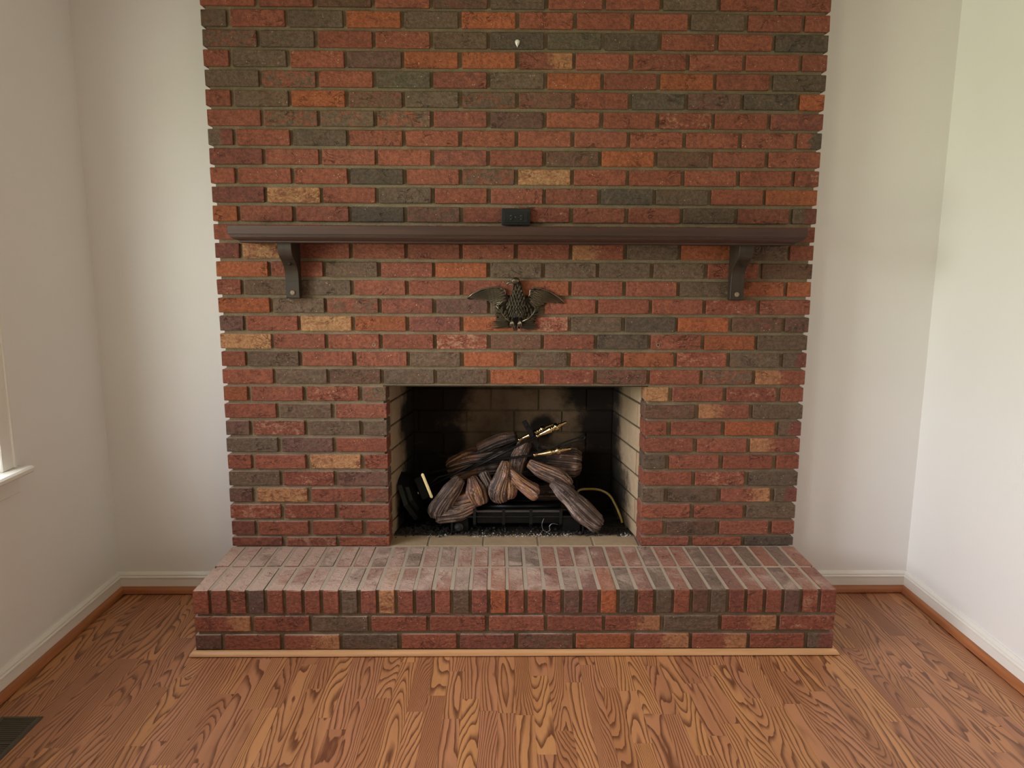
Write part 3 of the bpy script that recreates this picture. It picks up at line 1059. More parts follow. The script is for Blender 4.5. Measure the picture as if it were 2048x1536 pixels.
def feather(bm, u0, v0, u1, v1, w_, h, y0, y1=None, curve=0.0):
    a = Vector((u0, v0)); b = Vector((u1, v1)); d = b - a
    nn = Vector((-d.y, d.x)).normalized()
    y1 = y0 if y1 is None else y1
    prev = None
    st = ((0.0, .35), (0.2, .8), (0.45, 1.0), (0.7, .95), (0.88, .62), (1.0, .08))
    for t, f in st:
        c = a + d * t + nn * curve * math.sin(t * PI)
        yy = y0 + (y1 - y0) * t
        row = [bm.verts.new(ep(*(c - nn * w_ * f), yy + 0.0008)), bm.verts.new(ep(*(c - nn * w_ * f * .45), yy - h * .75 * f)),
               bm.verts.new(ep(*c, yy - h * .45 * f)), bm.verts.new(ep(*(c + nn * w_ * f * .2), yy - h * f)), bm.verts.new(ep(*(c + nn * w_ * f), yy + 0.0008))]
        if prev:
            for i in range(4):
                bm.faces.new([prev[i], prev[i + 1], row[i + 1], row[i]])
            bm.faces.new([prev[4], prev[0], row[0], row[4]])
        else:
            bm.faces.new(row)
        prev = row
    bm.faces.new(prev)


re_ = random.Random(3)
WL = [(118, 522), (160, 480), (230, 435), (330, 385), (430, 350), (560, 322), (700, 320), (780, 342), (822, 392), (825, 450), (870, 500), (860, 580), (800, 640), (720, 660), (640, 620), (560, 605), (500, 585), (450, 560), (400, 555), (330, 548), (260, 540), (200, 542), (150, 540)]
WR = [(1238, 400), (1255, 355), (1320, 325), (1450, 342), (1580, 385), (1700, 455), (1800, 535), (1880, 598), (1862, 612), (1790, 606), (1700, 606), (1630, 590), (1565, 572), (1540, 620), (1480, 655), (1420, 680), (1340, 700), (1250, 660), (1160, 600), (1150, 520), (1220, 490), (1255, 450)]
for side, poly, prim, ridge in (
    (-1, WL, [(560, 345, 190, 470, 20), (610, 352, 165, 495, 22), (660, 362, 140, 515, 22), (700, 385, 150, 528, 20), (705, 410, 225, 538, 22), (700, 435, 300, 545, 22), (700, 460, 372, 552, 22), (705, 485, 440, 566, 22), (715, 510, 510, 590, 24), (730, 530, 580, 610, 26), (760, 545, 650, 640, 28)],
     [(128, 520), (230, 440), (380, 368), (560, 330), (700, 328), (775, 350), (808, 400), (812, 450)]),
    (1, WR, [(1500, 375, 1790, 530, 20), (1450, 375, 1830, 565, 22), (1400, 378, 1860, 595, 22), (1340, 385, 1868, 604, 24), (1335, 412, 1785, 606, 24), (1330, 440, 1700, 606, 24), (1325, 465, 1620, 594, 24), (1315, 490, 1555, 590, 26), (1300, 515, 1520, 630, 28), (1285, 540, 1460, 660, 28), (1260, 565, 1400, 690, 28)],
     [(1872, 600), (1760, 500), (1600, 400), (1450, 350), (1320, 334), (1262, 362), (1245, 405), (1248, 455), (1215, 490)])):
    wg = obj('wing', plate(poly, 0.0, -0.005), M['bronzed'], eg)
    for (a, b, c, d, ww) in prim:
        bm = bmesh.new()
        feather(bm, a, b, c, d, ww, 0.0045, -0.0065, -0.0045, curve=18 * side)
        obj('flight_feather', bm, M['bronze'], wg, smooth=False)
    bm = bmesh.new()
    tube(bm, [ep(a, b, -0.0065) for a, b in ridge], [0.001] + [0.0028] * (len(ridge) - 3) + [0.0032, 0.002], 8)
    obj('leading_edge', bm, M['bronze'], wg, smooth=True)
    bm = bmesh.new()
    for rr_ in range(5):
        for cc in range(5 + rr_):
            t = (cc + 0.3 * (rr_ % 2)) / (5 + rr_)
            if side < 0:
                u = 815 - 62 * rr_ + (cc - 2) * 6; v = 348 + t * (250 - 26 * rr_) + rr_ * 2
                feather(bm, u, v, u - 88, v + 18 + 30 * t, 21, 0.004, -0.0088 + rr_ * .0006)
            else:
                u = 1240 + 60 * rr_; v = 352 + t * (280 - 26 * rr_) + rr_ * 8
                feather(bm, u, v, u + 84, v + 32 + 28 * t, 21, 0.004, -0.0088 + rr_ * .0006)
    obj('wing_coverts', bm, M['bronze'], wg, kind='stuff')
# body, from the crown down the neck to the legs
bm = bmesh.new()
spn = spline([ep(1010, 185, -0.012), ep(1035, 260, -0.014), ep(1040, 350, -0.014), ep(1030, 450, -0.013), ep(1020, 560, -0.012), ep(1015, 680, -0.010), ep(1015, 800, -0.006), ep(1015, 860, -0.003)], 5)
rad = []
for i, _ in enumerate(spn):
    t = i / (len(spn) - 1)
    rad.append(float(np.interp(t, [0, .12, .3, .5, .65, .8, 1], [.009, .0105, .015, .024, .027, .022, .010])))
tube(bm, spn, rad, 18)
for v in bm.verts:
    v.co.y = min(0.0, v.co.y * 0.45)
body = obj('body', bm, M['bronzed'], eg, smooth=True)
bm = bmesh.new()
for rr_ in range(17):
    v0 = 250 + rr_ * 34
    hw = 62 + 8 * rr_ if rr_ < 5 else (110 + (rr_ - 5) * 16 if rr_ < 11 else 200 - (rr_ - 11) * 16)
    n = 3 + rr_ // 2 if rr_ < 11 else 8
    for cc in range(n):
        t = (cc + 0.5 * (rr_ % 2)) / max(1, n - 1) * 2 - 1
        if abs(t) > 1.15: continue
        u = 1030 + t * hw * .85 - (rr_ * 0.8)
        yy = -0.0115 - 0.0085 * math.sqrt(max(0, 1 - t * t)) * (1 if rr_ > 3 else .8) * (1 if rr_ < 13 else .7)
        feather(bm, u, v0, u + t * 26 + re_.uniform(-8, 8), v0 + 66 + re_.uniform(-8, 8), 15 + re_.uniform(-2, 3), 0.0042, yy + 0.003, yy - 0.0015)
obj('plumage', bm, M['bronze'], body, kind='stuff')
# thighs, toes
for s_, (a, b, c, d) in ((-1, (985, 720, 930, 930)), (1, (1050, 720, 1070, 930))):
    bm = bmesh.new()
    tube(bm, [ep(a, b, -0.006), ep(a, b + 20, -0.010), ep((a + c) / 2, (b + d) / 2, -0.012), ep(c, d, -0.010)], [0.003, 0.0095, 0.0075, 0.0032], 12)
    for q in range(12):
        feather(bm, a + (c - a) * q / 12 + (q % 3 - 1) * 22 * (1 - q / 14), b + 15 + (d - b) * q / 13, a + (c - a) * (q + 3) / 14 + (q % 3 - 1) * 20 * (1 - q / 14), b + (d - b) * (q + 3.4) / 14, 12, 0.004, -0.016 + q * .0004)
    lg = obj('leg', bm, M['bronzed'], body)
    for q in (-1, 0, 1):
        bm = bmesh.new()
        tube(bm, spline([ep(c, d - 10, -0.010), ep(c + q * 22, d + 30, -0.015), ep(c + q * 30, d + 75, -0.012), ep(c + q * 30, d + 100, -0.007)], 4), [0.003] * 6 + [0.0027] * 5 + [0.002, 0.0006], 8)
        obj('toe', bm, M['bronze'], lg, smooth=True)
# head with hooked beak
bm = bmesh.new()
bmesh.ops.create_uvsphere(bm, u_segments=16, v_segments=10, radius=1.0)
for v in bm.verts:
    p = v.co.copy()
    v.co = ep(985, 205, -0.017) + Vector((p.x * 0.0165, p.y * 0.0115, p.z * 0.0125))
head = obj('head', bm, M['bronze'], eg, smooth=True)
bm = bmesh.new()
tube(bm, spline([ep(935, 222, -0.018), ep(890, 235, -0.018), ep(855, 252, -0.018), ep(838, 268, -0.017), ep(846, 290, -0.016)], 4), [0.0062] * 4 + [0.0056] * 4 + [0.0045] * 4 + [0.003] * 3 + [0.002, 0.0005], 10)
obj('beak', bm, M['bronze'], head, smooth=True)
bm = bmesh.new()
tube(bm, [ep(940, 262, -0.017), ep(900, 268, -0.018), ep(868, 274, -0.017)], [0.004, 0.003, 0.001], 8)
obj('lower_beak', bm, M['bronze'], head, smooth=True)
bm = bmesh.new()
tube(bm, [ep(900 + 40 * math.cos(a) + 42, 205 - 34 * math.sin(a), -0.028) for a in [PI * q / 8 for q in range(9)]], 0.0014, 6)
obj('brow', bm, M['bronze'], head, smooth=True)
bm = bmesh.new()
bmesh.ops.create_icosphere(bm, subdivisions=2, radius=0.0026, matrix=Matrix.Translation(ep(940, 212, -0.028)))
obj('eye', bm, M['bronze'], head, smooth=True)
# backing of branches between the wings, olive branch on the left, arrows on the right
back = [(670, 650), (800, 640), (1250, 660), (1420, 700), (1390, 780), (1350, 850), (1320, 930), (1330, 1000), (1300, 1060), (1190, 1070), (1090, 1050), (980, 1050), (880, 1050), (780, 1010), (680, 1020), (650, 960), (680, 900), (650, 840), (690, 780), (660, 710)]
bk = obj('branch_backing', plate(back, 0.0, -0.003, 2.0), M['bronzed'], eg)
ol = [(900, 935), (820, 880), (760, 800), (700, 720), (640, 650)]
bm = bmesh.new(); tube(bm, [ep(a, b, -0.0075) for a, b in ol], [0.0025, 0.0022, 0.002, 0.0017, 0.001], 8)
ob = obj('olive_branch', bm, M['bronze'], eg, smooth=True)
for (a, b, c, d) in ((640, 650, 610, 640), (700, 720, 615, 690), (680, 700, 690, 640), (740, 770, 605, 765), (745, 780, 760, 690), (790, 830, 620, 830), (790, 820, 830, 730), (830, 890, 640, 890), (810, 860, 870, 800), (850, 920, 590, 935), (760, 800, 655, 735), (800, 850, 700, 860), (830, 900, 760, 960), (860, 925, 690, 925), (870, 900, 850, 820), (720, 740, 780, 660), (780, 810, 860, 740), (700, 790, 610, 800)):
    bm = bmesh.new()
    feather(bm, a, b, c, d, 20, 0.005, -0.0062)
    obj('leaf', bm, M['bronze'], ob)
bm = bmesh.new(); tube(bm, [ep(1090, 945, -0.009), ep(1230, 880, -0.010), ep(1310, 790, -0.010), ep(1350, 700, -0.008)], [0.0025] * 4, 8)
ar = obj('laurel_branch', bm, M['bronze'], eg, smooth=True)
for (a, b, c, d) in ((1350, 730, 1345, 650), (1340, 760, 1490, 705), (1330, 780, 1400, 700), (1310, 820, 1440, 790), (1290, 840, 1280, 740), (1260, 870, 1390, 850), (1240, 880, 1220, 780), (1200, 905, 1370, 905), (1160, 920, 1150, 820), (1130, 935, 1340, 945), (1150, 930, 1290, 900), (1300, 790, 1250, 690), (1220, 890, 1190, 850), (1240, 860, 1330, 880), (1340, 720, 1420, 680), (1120, 900, 1110, 830)):
    bm = bmesh.new()
    feather(bm, a, b, c, d, 18, 0.005, -0.0072)
    obj('leaf', bm, M['bronze'], ar)
bm = bmesh.new()
for (a, b, c, d) in ((860, 960, 570, 940), (860, 980, 565, 975), (860, 1000, 575, 1010), (870, 1010, 590, 1045), (880, 1020, 600, 1062), (1100, 980, 1400, 975), (1100, 1000, 1410, 1010), (1090, 1020, 1405, 1050), (1080, 1030, 1340, 1078), (1070, 1035, 1250, 1085), (960, 1000, 930, 1060), (1000, 1000, 975, 1065), (1040, 1000, 1030, 1068), (1070, 1010, 1110, 1075)):
    feather(bm, a, b, c, d, 17, 0.005, -0.0065)
obj('tail_feathers', bm, M['bronze'], body, kind='stuff')

# ------------------------------------------------------------------ gas logs
def make_log(name, label, tubes, tan=None, char=None, voxel=0.0026, depth=0.0062, rot=0.0):
    """tubes: lists of (x, y, z, r); grown together by a voxel remesh, then bark grooves pressed in"""
    bm = bmesh.new()
    segs = []
    for tb in tubes:
        pts = [Vector(t[:3]) for t in tb]; rs = [t[3] for t in tb]
        sp_ = spline(pts, 6)
        rr = []
        for i in range(len(tb) - 1):
            for k_ in range(6):
                f = k_ / 6; f = f * f * (3 - 2 * f)
                rr.append(rs[i] * (1 - f) + rs[i + 1] * f)
        rr.append(rs[-1])
        # rounded ends
        d0 = (sp_[0] - sp_[1]).normalized(); d1 = (sp_[-1] - sp_[-2]).normalized()
        sp_ = [sp_[0] + d0 * rs[0] * .35] + sp_ + [sp_[-1] + d1 * rs[-1] * .35]
        rr = [rs[0] * .72] + rr + [rs[-1] * .72]
        tube(bm, sp_, rr, 20)
        acc = 0
        for i in range(len(sp_) - 1):
            L_ = (sp_[i + 1] - sp_[i]).length
            segs.append((sp_[i], sp_[i + 1], acc, L_, rr[i], rr[i + 1], len(segs) and 0))
            acc += L_
    me = bpy.data.meshes.new('tmp'); bm.to_mesh(me); bm.free()
    t_ = bpy.data.objects.new('tmp', me); COL.objects.link(t_)
    md = t_.modifiers.new('r', 'REMESH'); md.mode = 'VOXEL'; md.voxel_size = voxel; md.use_smooth_shade = True
    dg = bpy.context.evaluated_depsgraph_get()
    new = bpy.data.meshes.new_from_object(t_.evaluated_get(dg))
    bpy.data.objects.remove(t_); bpy.data.meshes.remove(me)
    new.name = name
    nv = len(new.vertices)
    gro = [0.0] * nv; tn = [0.0] * nv; chv = [0.0] * nv
    sh = sum(ord(c) for c in label) % 97 * 0.37
    co = np.empty(nv * 3); new.vertices.foreach_get('co', co); co = co.reshape(-1, 3)
    bd = np.full(nv, 1e9); al = np.zeros(nv); rd = np.zeros((nv, 3))
    for (a, b, acc, L_, r0, r1, _z) in segs:
        a = np.array(a); ab = np.array(b) - a
        tt = np.clip((co - a) @ ab / max(1e-9, L_ * L_), 0, 1)
        dv = co - a - tt[:, None] * ab
        dd = np.linalg.norm(dv, axis=1) / (r0 + (r1 - r0) * tt)
        mk = dd < bd
        du = ab / max(1e-9, L_); ax_ = dv @ du
        pv = dv - ax_[:, None] * du
        pv = pv / (np.linalg.norm(pv, axis=1)[:, None] + 0.004) * 0.045
        bd[mk] = dd[mk]; al[mk] = acc + tt[mk] * L_; rd[mk] = pv[mk]
    normals = [v.normal.copy() for v in new.vertices]
    for i, v in enumerate(new.vertices):
        p = Vector(co[i])
        along = al[i]; rad_ = Vector(rd[i])
        w_ = Vector((along * 1.5 + sh, along * 1.1, -along * 1.3))
        g1 = noise.noise(rad_ * 70 + w_)
        g2 = noise.noise(rad_ * 120 + w_ * 1.6 + Vector((9, 4, 2)))
        h = 1 - min(1.0, (abs(g1) * 2.3))
        h2 = 1 - min(1.0, abs(g2) * 2.2)
        g_ = 1 - max(h ** 3, 0.6 * h2 ** 3)
        lump = noise.noise(p * 16 + Vector((sh, 0, 0))) * 0.5
        gro[i] = max(0, min(1, g_ * 0.85 + g1 * 0.15 + 0.08))
        v.co = p + normals[i] * ((g_ - 0.75) * depth + lump * 0.007)
        if tan: tn[i] = max(0.0, min(1.0, tan(p) + noise.noise(p * 40) * .5))
        if char: chv[i] = max(0.0, min(1.0, char(p) + noise.noise(p * 30) * .4))
    for nm, arr in (('groove', gro), ('tan', tn), ('char', chv)):
        at = new.attributes.new(nm, 'FLOAT', 'POINT')
        at.data.foreach_set('value', arr)
    at = new.attributes.new('along', 'FLOAT', 'POINT'); at.data.foreach_set('value', al.astype(np.float32))
    at = new.attributes.new('radial', 'FLOAT_VECTOR', 'POINT'); at.data.foreach_set('vector', rd.astype(np.float32).ravel())
    new.polygons.foreach_set('use_smooth', [True] * len(new.polygons))
    new.materials.append(M['log'])
    o = bpy.data.objects.new(name, new)
    COL.objects.link(o)
    o['label'] = label; o['category'] = 'log'; o['group'] = 'ceramic logs piled on the gas grate'
    return o


make_log('gas_log', 'Y-shaped brown ceramic log with an orange hollow, leftmost on the grate',
         [[(-0.2297, 0.185, 0.4545, 0.027), (-0.2657, 0.165, 0.4055, 0.038), (-0.3063, 0.15, 0.3474, 0.045), (-0.315, 0.145, 0.318, 0.040)],
          [(-0.3100, 0.145, 0.3193, 0.040), (-0.2341, 0.15, 0.3237, 0.033), (-0.1718, 0.155, 0.3473, 0.026)],
          [(-0.1753, 0.205, 0.452, 0.024), (-0.1580, 0.180, 0.4055, 0.046), (-0.1409, 0.165, 0.366, 0.036)],
          [(-0.260, 0.185, 0.350, 0.030), (-0.180, 0.18, 0.372, 0.036)]],
         tan=lambda p: 1.6 - 12 * (p - Vector((-0.165, 0.14, 0.395))).length / .75)
make_log('gas_log', 'short brown ceramic log stub standing between the two forked front logs',
         [[(-0.126, 0.205, 0.478, 0.022), (-0.108, 0.195, 0.440, 0.021), (-0.100, 0.19, 0.400, 0.018)]])
make_log('gas_log', 'pale ribbed ceramic log forking over the middle of the grate',
         [[(-0.0336, 0.175, 0.530, 0.022), (-0.0436, 0.16, 0.4838, 0.036), (-0.062, 0.15, 0.4219, 0.045), (-0.0560, 0.15, 0.388, 0.036)],
          [(-0.030, 0.17, 0.500, 0.024), (-0.022, 0.155, 0.43, 0.036), (-0.020, 0.15, 0.398, 0.030)],
          [(-0.0335, 0.172, 0.513, 0.018), (0.0139, 0.15, 0.4655, 0.028), (0.0757, 0.14, 0.4216, 0.034), (0.086, 0.14, 0.4152, 0.032)]],
         tan=lambda p: 0.5 + (p.x + 0.055) * 14)
make_log('gas_log', 'upright brown ceramic log leaning behind the pale forked log',
         [[(0.0474, 0.285, 0.5857, 0.030), (0.020, 0.25, 0.5312, 0.033), (0.0045, 0.235, 0.4719, 0.030)]], tan=lambda p: 0.2)
make_log('gas_log', 'grey ceramic log with a broken pale end, upper one at the right of the grate',
         [[(0.0669, 0.215, 0.5152, 0.022), (0.1183, 0.20, 0.4887, 0.032), (0.1908, 0.19, 0.4594, 0.036), (0.2286, 0.185, 0.4336, 0.028)]],
         tan=lambda p: 0.25 + (0.5 if p.z > 0.50 else 0))
make_log('gas_log', 'long dark brown ceramic log slanting down past the right end of the grate',
         [[(0.1591, 0.155, 0.4518, 0.022), (0.2212, 0.14, 0.4012, 0.036), (0.2841, 0.13, 0.3381, 0.047), (0.3369, 0.125, 0.2930, 0.040), (0.350, 0.125, 0.285, 0.034)]])
make_log('gas_log', 'thick charred log lying along the back of the firebox behind the others',
         [[(-0.2650, 0.355, 0.4500, 0.055), (-0.18, 0.355, 0.478, 0.066), (-0.0584, 0.36, 0.4937, 0.070), (0.10, 0.36, 0.4937, 0.070), (0.2713, 0.355, 0.4813, 0.068)]],
         tan=lambda p: 1.3 if p.x < -0.16 else 0.1, char=lambda p: 1.25 - abs(p.x - 0.03) * 6.2, voxel=0.003)
make_log('gas_log', 'small tan-edged log lying slantwise on top of the charred rear log',
         [[(-0.1444, 0.33, 0.5522, 0.026), (-0.06, 0.33, 0.590, 0.028), (0.0057, 0.33, 0.6050, 0.024)]],
         tan=lambda p: (p.z - 0.585 - (p.x + .07) * .4) * 60, char=lambda p: 0.55)
make_log('gas_log', 'reddish brown charred log low on the rack behind the front logs',
         [[(0.070, 0.285, 0.3735, 0.036), (0.150, 0.285, 0.372, 0.038), (0.250, 0.285, 0.3700, 0.036)]], char=lambda p: 0.35)

# ------------------------------------------------------------------ grate and burner
gt = thing('gas_grate', 'black iron grate with burner pan and valve knob carrying the ceramic logs', 'fireplace grate', (0.01, 0.20, 0.238))
GO = Vector((0.01, 0.20, 0.238))


def gobj(name, bm, mat, par=None, sm=False, **p):
    for v in bm.verts:
        v.co -= GO
    return obj(name, bm, mat, par or gt, sm, **p)


fy = 0.135
bm = bmesh.new()
tube(bm, spline([(-0.256, fy, 0.2385), (-0.256, fy, 0.285), (-0.248, fy, 0.304), (-0.228, fy, 0.312), (-0.1, fy, 0.312), (0.1, fy, 0.312), (0.262, fy, 0.312), (0.280, fy, 0.304), (0.287, fy, 0.285), (0.287, fy, 0.2385)], 4), 0.0052, 8)
gobj('front_rail', bm, M['iron'], None, True)
for x in (-0.163, -0.043, 0.070, 0.193):
    bm = bmesh.new()
    pts = [(x, fy - 0.010, 0.349), (x, fy - 0.010, 0.312), (x, fy - 0.008, 0.283), (x, fy + 0.006, 0.268), (x, fy + 0.05, 0.264), (x, fy + 0.23, 0.264)]
    prev = None
    for i, (a, b, c) in enumerate(pts):
        row = [bm.verts.new((a - 0.006, b, c)), bm.verts.new((a + 0.006, b, c)), bm.verts.new((a + 0.006, b + 0.0045, c + (0.004 if i > 3 else 0))), bm.verts.new((a - 0.006, b + 0.0045, c + (0.004 if i > 3 else 0)))]
        if prev:
            for j in range(4):
                bm.faces.new([prev[j], prev[(j + 1) % 4], row[(j + 1) % 4], row[j]])
        else:
            bm.faces.new(row)
        prev = row
    bm.faces.new(prev)
    gobj('grate_bar', bm, M['iron'])
for x in (-0.25, 0.28):
    bm = bmesh.new()
    tube(bm, [(x, 0.375, 0.2385), (x, 0.375, 0.398), (x, 0.37, 0.402)], 0.0052, 8)
    gobj('rear_leg', bm, M['iron'])
bm = bmesh.new(); tube(bm, [(-0.27, 0.37, 0.402), (0.29, 0.37, 0.402)], 0.0055, 8); gobj('rear_rail', bm, M['iron'], None, True)
bm = bmesh.new(); tube(bm, [(-0.24, 0.29, 0.329), (0.28, 0.29, 0.329)], 0.0055, 8); gobj('middle_rail', bm, M['iron'], None, True)
for x in (-0.235, 0.275):
    bm = bmesh.new(); tube(bm, [(x, 0.29, 0.2385), (x, 0.29, 0.329)], 0.005, 8); gobj('middle_leg', bm, M['iron'])
# burner pan, its lip and the two end housings
gobj('burner_pan', boxm(-0.155, 0.197, 0.165, 0.275, 0.272, 0.333, bevel=0.003), M['iron'])
gobj('pan_lip', boxm(-0.157, 0.199, 0.160, 0.1665, 0.322, 0.331, bevel=0.001), M['steel'])
gobj('burner_tube', (lambda b: tube(b, [(-0.14, 0.185, 0.341), (0.19, 0.185, 0.341)], 0.0085, 12))(bmesh.new()), M['iron'], None, True)
gobj('valve_housing', boxm(-0.248, -0.19, 0.160, 0.24, 0.2388, 0.300, bevel=0.002), M['iron'])
gobj('control_box', boxm(0.205, 0.278, 0.160, 0.24, 0.2388, 0.300, bevel=0.002), M['iron'])
bm = bmesh.new(); tube(bm, [(-0.229, 0.160, 0.262), (-0.229, 0.150, 0.262), (-0.229, 0.136, 0.2605), (-0.229, 0.131, 0.2605)], [0.017, 0.017, 0.013, 0.008], 18)
kn = gobj('valve_knob', bm, M['black'])
for q in range(3):
    bm = bmesh.new(); tube(bm, [(-0.229, 0.1525 - q * .006, 0.262), (-0.229, 0.1505 - q * .006, 0.262)], 0.0182 - q * .0018, 18)
    gobj('grip_ring', bm, M['steel'], kn)
bm = bmesh.new()
tube(bm, spline([(0.125, 0.150, 0.300), (0.117, 0.148, 0.275), (0.122, 0.146, 0.252), (0.138, 0.144, 0.244), (0.150, 0.146, 0.25), (0.148, 0.148, 0.265), (0.160, 0.150, 0.277), (0.185, 0.152, 0.272)], 6), 0.0022, 6)
gobj('igniter_cable', bm, M['steel'], None, True)

gl = obj('gas_line', (lambda b: tube(b, spline([(0.262, 0.36, 0.246), (0.275, 0.37, 0.30), (0.290, 0.38, 0.345), (0.335, 0.385, 0.352), (0.387, 0.38, 0.349), (0.425, 0.345, 0.336), (0.448, 0.30, 0.302), (0.462, 0.262, 0.268), (0.468, 0.245, 0.2455)], 6), 0.0052, 10))(bmesh.new()), M['yellow'], None, True)
gl['label'] = 'thin yellow flexible gas line curving down beside the right firebox wall'; gl['category'] = 'gas line'


# ------------------------------------------------------------------ fire irons
def handle(par, p0, p1, O):
    """brass handle turned on a lathe: ferrule, flared grip, beads and finial"""
    p0 = Vector(p0) - O; p1 = Vector(p1) - O
    prf = ((0, .0035), (.02, .0068), (.05, .0068), (.06, .0042), (.085, .0062), (.11, .0042), (.13, .0050), (.46, .0112), (.48, .0118), (.485, .0065), (.52, .0095), (.55, .0095), (.565, .006), (.60, .0125), (.65, .0150), (.70, .0125),
           (.725, .0055), (.76, .0095), (.80, .0055), (.84, .0078), (.88, .0045), (.93, .0058), (.97, .004), (1.0, .0008))
    bm = bmesh.new()
    tube(bm, [p0 + (p1 - p0) * t for t, _ in prf], [r * 1.3 for _, r in prf], 16)
    return obj('brass_handle', bm, M['brass'], par, True)


def rod(par, name, pts, r, O, mat='iron'):
    bm = bmesh.new(); tube(bm, [Vector(p) - O for p in pts], r, 8)
    return obj(name, bm, M[mat], par, True)


# hearth brush: its brass-capped head lies at the left of the firebox
O = Vector((-0.36, 0.21, 0.40))
t = thing('hearth_brush', 'hearth brush with brass handle and brass-capped head, uppermost of the fire irons', 'fireplace tool', O)
rod(t, 'shaft', [(-0.352, 0.225, 0.414), (0.017, 0.25, 0.608)], 0.0052, O)
handle(t, (0.017, 0.25, 0.608), (0.176, 0.25, 0.682), O)
c0, c1 = Vector((-0.386, 0.235, 0.468)), Vector((-0.342, 0.20, 0.372))
ax = (c1 - c0).normalized(); sd = Vector((-0.352, 0.225, 0.414)) - Vector((0.017, 0.25, 0.608)); sd = (sd - ax * sd.dot(ax)).normalized(); th = ax.cross(sd)


def obox(c, a, b, c_, la, lb, lc, O, bev=0.003):
    bm = boxm(-la, la, -lb, lb, -lc, lc, bevel=bev, seg=2)
    m = Matrix((a, b, c_)).transposed()
    for v in bm.verts:
        v.co = m @ v.co + c - O
    return bm


cm = (c0 + c1) / 2
obj('brass_cap', obox(cm, ax, sd, th, (c1 - c0).length / 2, 0.006, 0.011, O), M['brass'], t)
obj('bristles', obox(cm + sd * 0.024, ax, sd, th, (c1 - c0).length / 2 - .008, 0.017, 0.0065, O), M['dark'], t, kind='stuff')

O = Vector((0.0, 0.2, 0.52))
t = thing('fire_poker', 'fire poker with brass handle lying just below the hearth brush', 'fireplace tool', O)
rod(t, 'shaft', [(-0.190, 0.215, 0.487), (0.091, 0.2, 0.637)], 0.0052, O)
rod(t, 'point', [(-0.190, 0.215, 0.487), (-0.215, 0.217, 0.474), (-0.23, 0.218, 0.462)], [0.0042, 0.004, 0.0008], O)
handle(t, (0.091, 0.2, 0.637), (0.219, 0.2, 0.700), O)

O = Vector((0.0, 0.19, 0.54))
t = thing('ash_shovel', 'ash shovel with brass handle, lowest of the three brass-handled irons', 'fireplace tool', O)
rod(t, 'shaft', [(-0.38, 0.27, 0.452), (-0.183, 0.235, 0.515), (0.079, 0.19, 0.560)], 0.0052, O)
handle(t, (0.079, 0.19, 0.560), (0.238, 0.185, 0.590), O)
pan = obox(Vector((-0.40, 0.30, 0.43)), Vector((0.9, -0.1, 0.42)).normalized(), Vector((0.1, 1, 0)).normalized(), Vector((0.9, -0.1, 0.42)).normalized().cross(Vector((0.1, 1, 0)).normalized()), 0.035, 0.04, 0.0015, O, 0.001)
obj('pan', pan, M['iron'], t)

O = Vector((-0.44, 0.26, 0.36))
t = thing('tool_stand', 'black fire iron stand lying on its side with octagonal base and hook bar', 'tool stand', O)
nrm = Vector((0.9, -0.15, 0.42)).normalized()
e1 = Vector((-0.086, 0.1, 0.22)); e1 = (e1 - nrm * e1.dot(nrm)).normalized(); e2 = nrm.cross(e1)


def octo(r0, t0, t1, c):
    bm = bmesh.new()
    A = [bm.verts.new(c - O + nrm * t0 + (e1 * math.cos(q) + e2 * math.sin(q)) * r0) for q in [PI / 8 + PI / 4 * i for i in range(8)]]
    B = [bm.verts.new(c - O + nrm * t1 + (e1 * math.cos(q) + e2 * math.sin(q)) * r0 * .93) for q in [PI / 8 + PI / 4 * i for i in range(8)]]
    bm.faces.new(A); bm.faces.new(B)
    for i in range(8):
        bm.faces.new([A[i], A[(i + 1) % 8], B[(i + 1) % 8], B[i]])
    return bm


bc = Vector((-0.430, 0.255, 0.366))
obj('base_plate', octo(0.118, -0.008, 0.008, bc), M['iron'], t)
obj('base_step', octo(0.080, 0.008, 0.022, bc), M['iron'], t)
rod(t, 'column', [bc + nrm * .02, (-0.32, 0.275, 0.440), (-0.144, 0.27, 0.492), (0.110, 0.255, 0.556), (0.145, 0.25, 0.566)], 0.0045, O)
lp = obj('loop_handle', (lambda b_: tube(b_, [q - O for q in spline([(0.140, 0.25, 0.566), (0.19, 0.245, 0.592), (0.26, 0.245, 0.618), (0.292, 0.245, 0.628), (0.300, 0.245, 0.623), (0.288, 0.245, 0.612), (0.24, 0.245, 0.598), (0.18, 0.25, 0.575), (0.140, 0.25, 0.562)], 5)], 0.0032, 8))(bmesh.new()), M['iron'], t, True)
rod(t, 'brass_collar', [bc + nrm * .022, bc + nrm * .03, bc + nrm * .036], [0.012, 0.009, 0.006], O, 'brass')
h0, h1 = Vector((0.041, 0.222, 0.699)), Vector((0.137, 0.222, 0.520))
ha = (h1 - h0).normalized(); hb = Vector((0, 1, 0)); hc = ha.cross(hb)
hb_ = obj('hook_bar', obox((h0 + h1) / 2, ha, hb, hc, (h1 - h0).length / 2, 0.0035, 0.0105, O, 0.002), M['iron'], t)
for f in (0.12, 0.38, 0.62, 0.88):
    p = h0 + (h1 - h0) * f
    bm = bmesh.new(); tube(bm, [q - O for q in spline([p, p + Vector((0, -0.012, -0.004)), p + Vector((0, -0.020, 0.004)), p + Vector((0, -0.020, 0.016))], 4)], 0.0022, 6)
    obj('hook', bm, M['iron'], hb_, True)

# ------------------------------------------------------------------ cinders and ash
rc = random.Random(21)


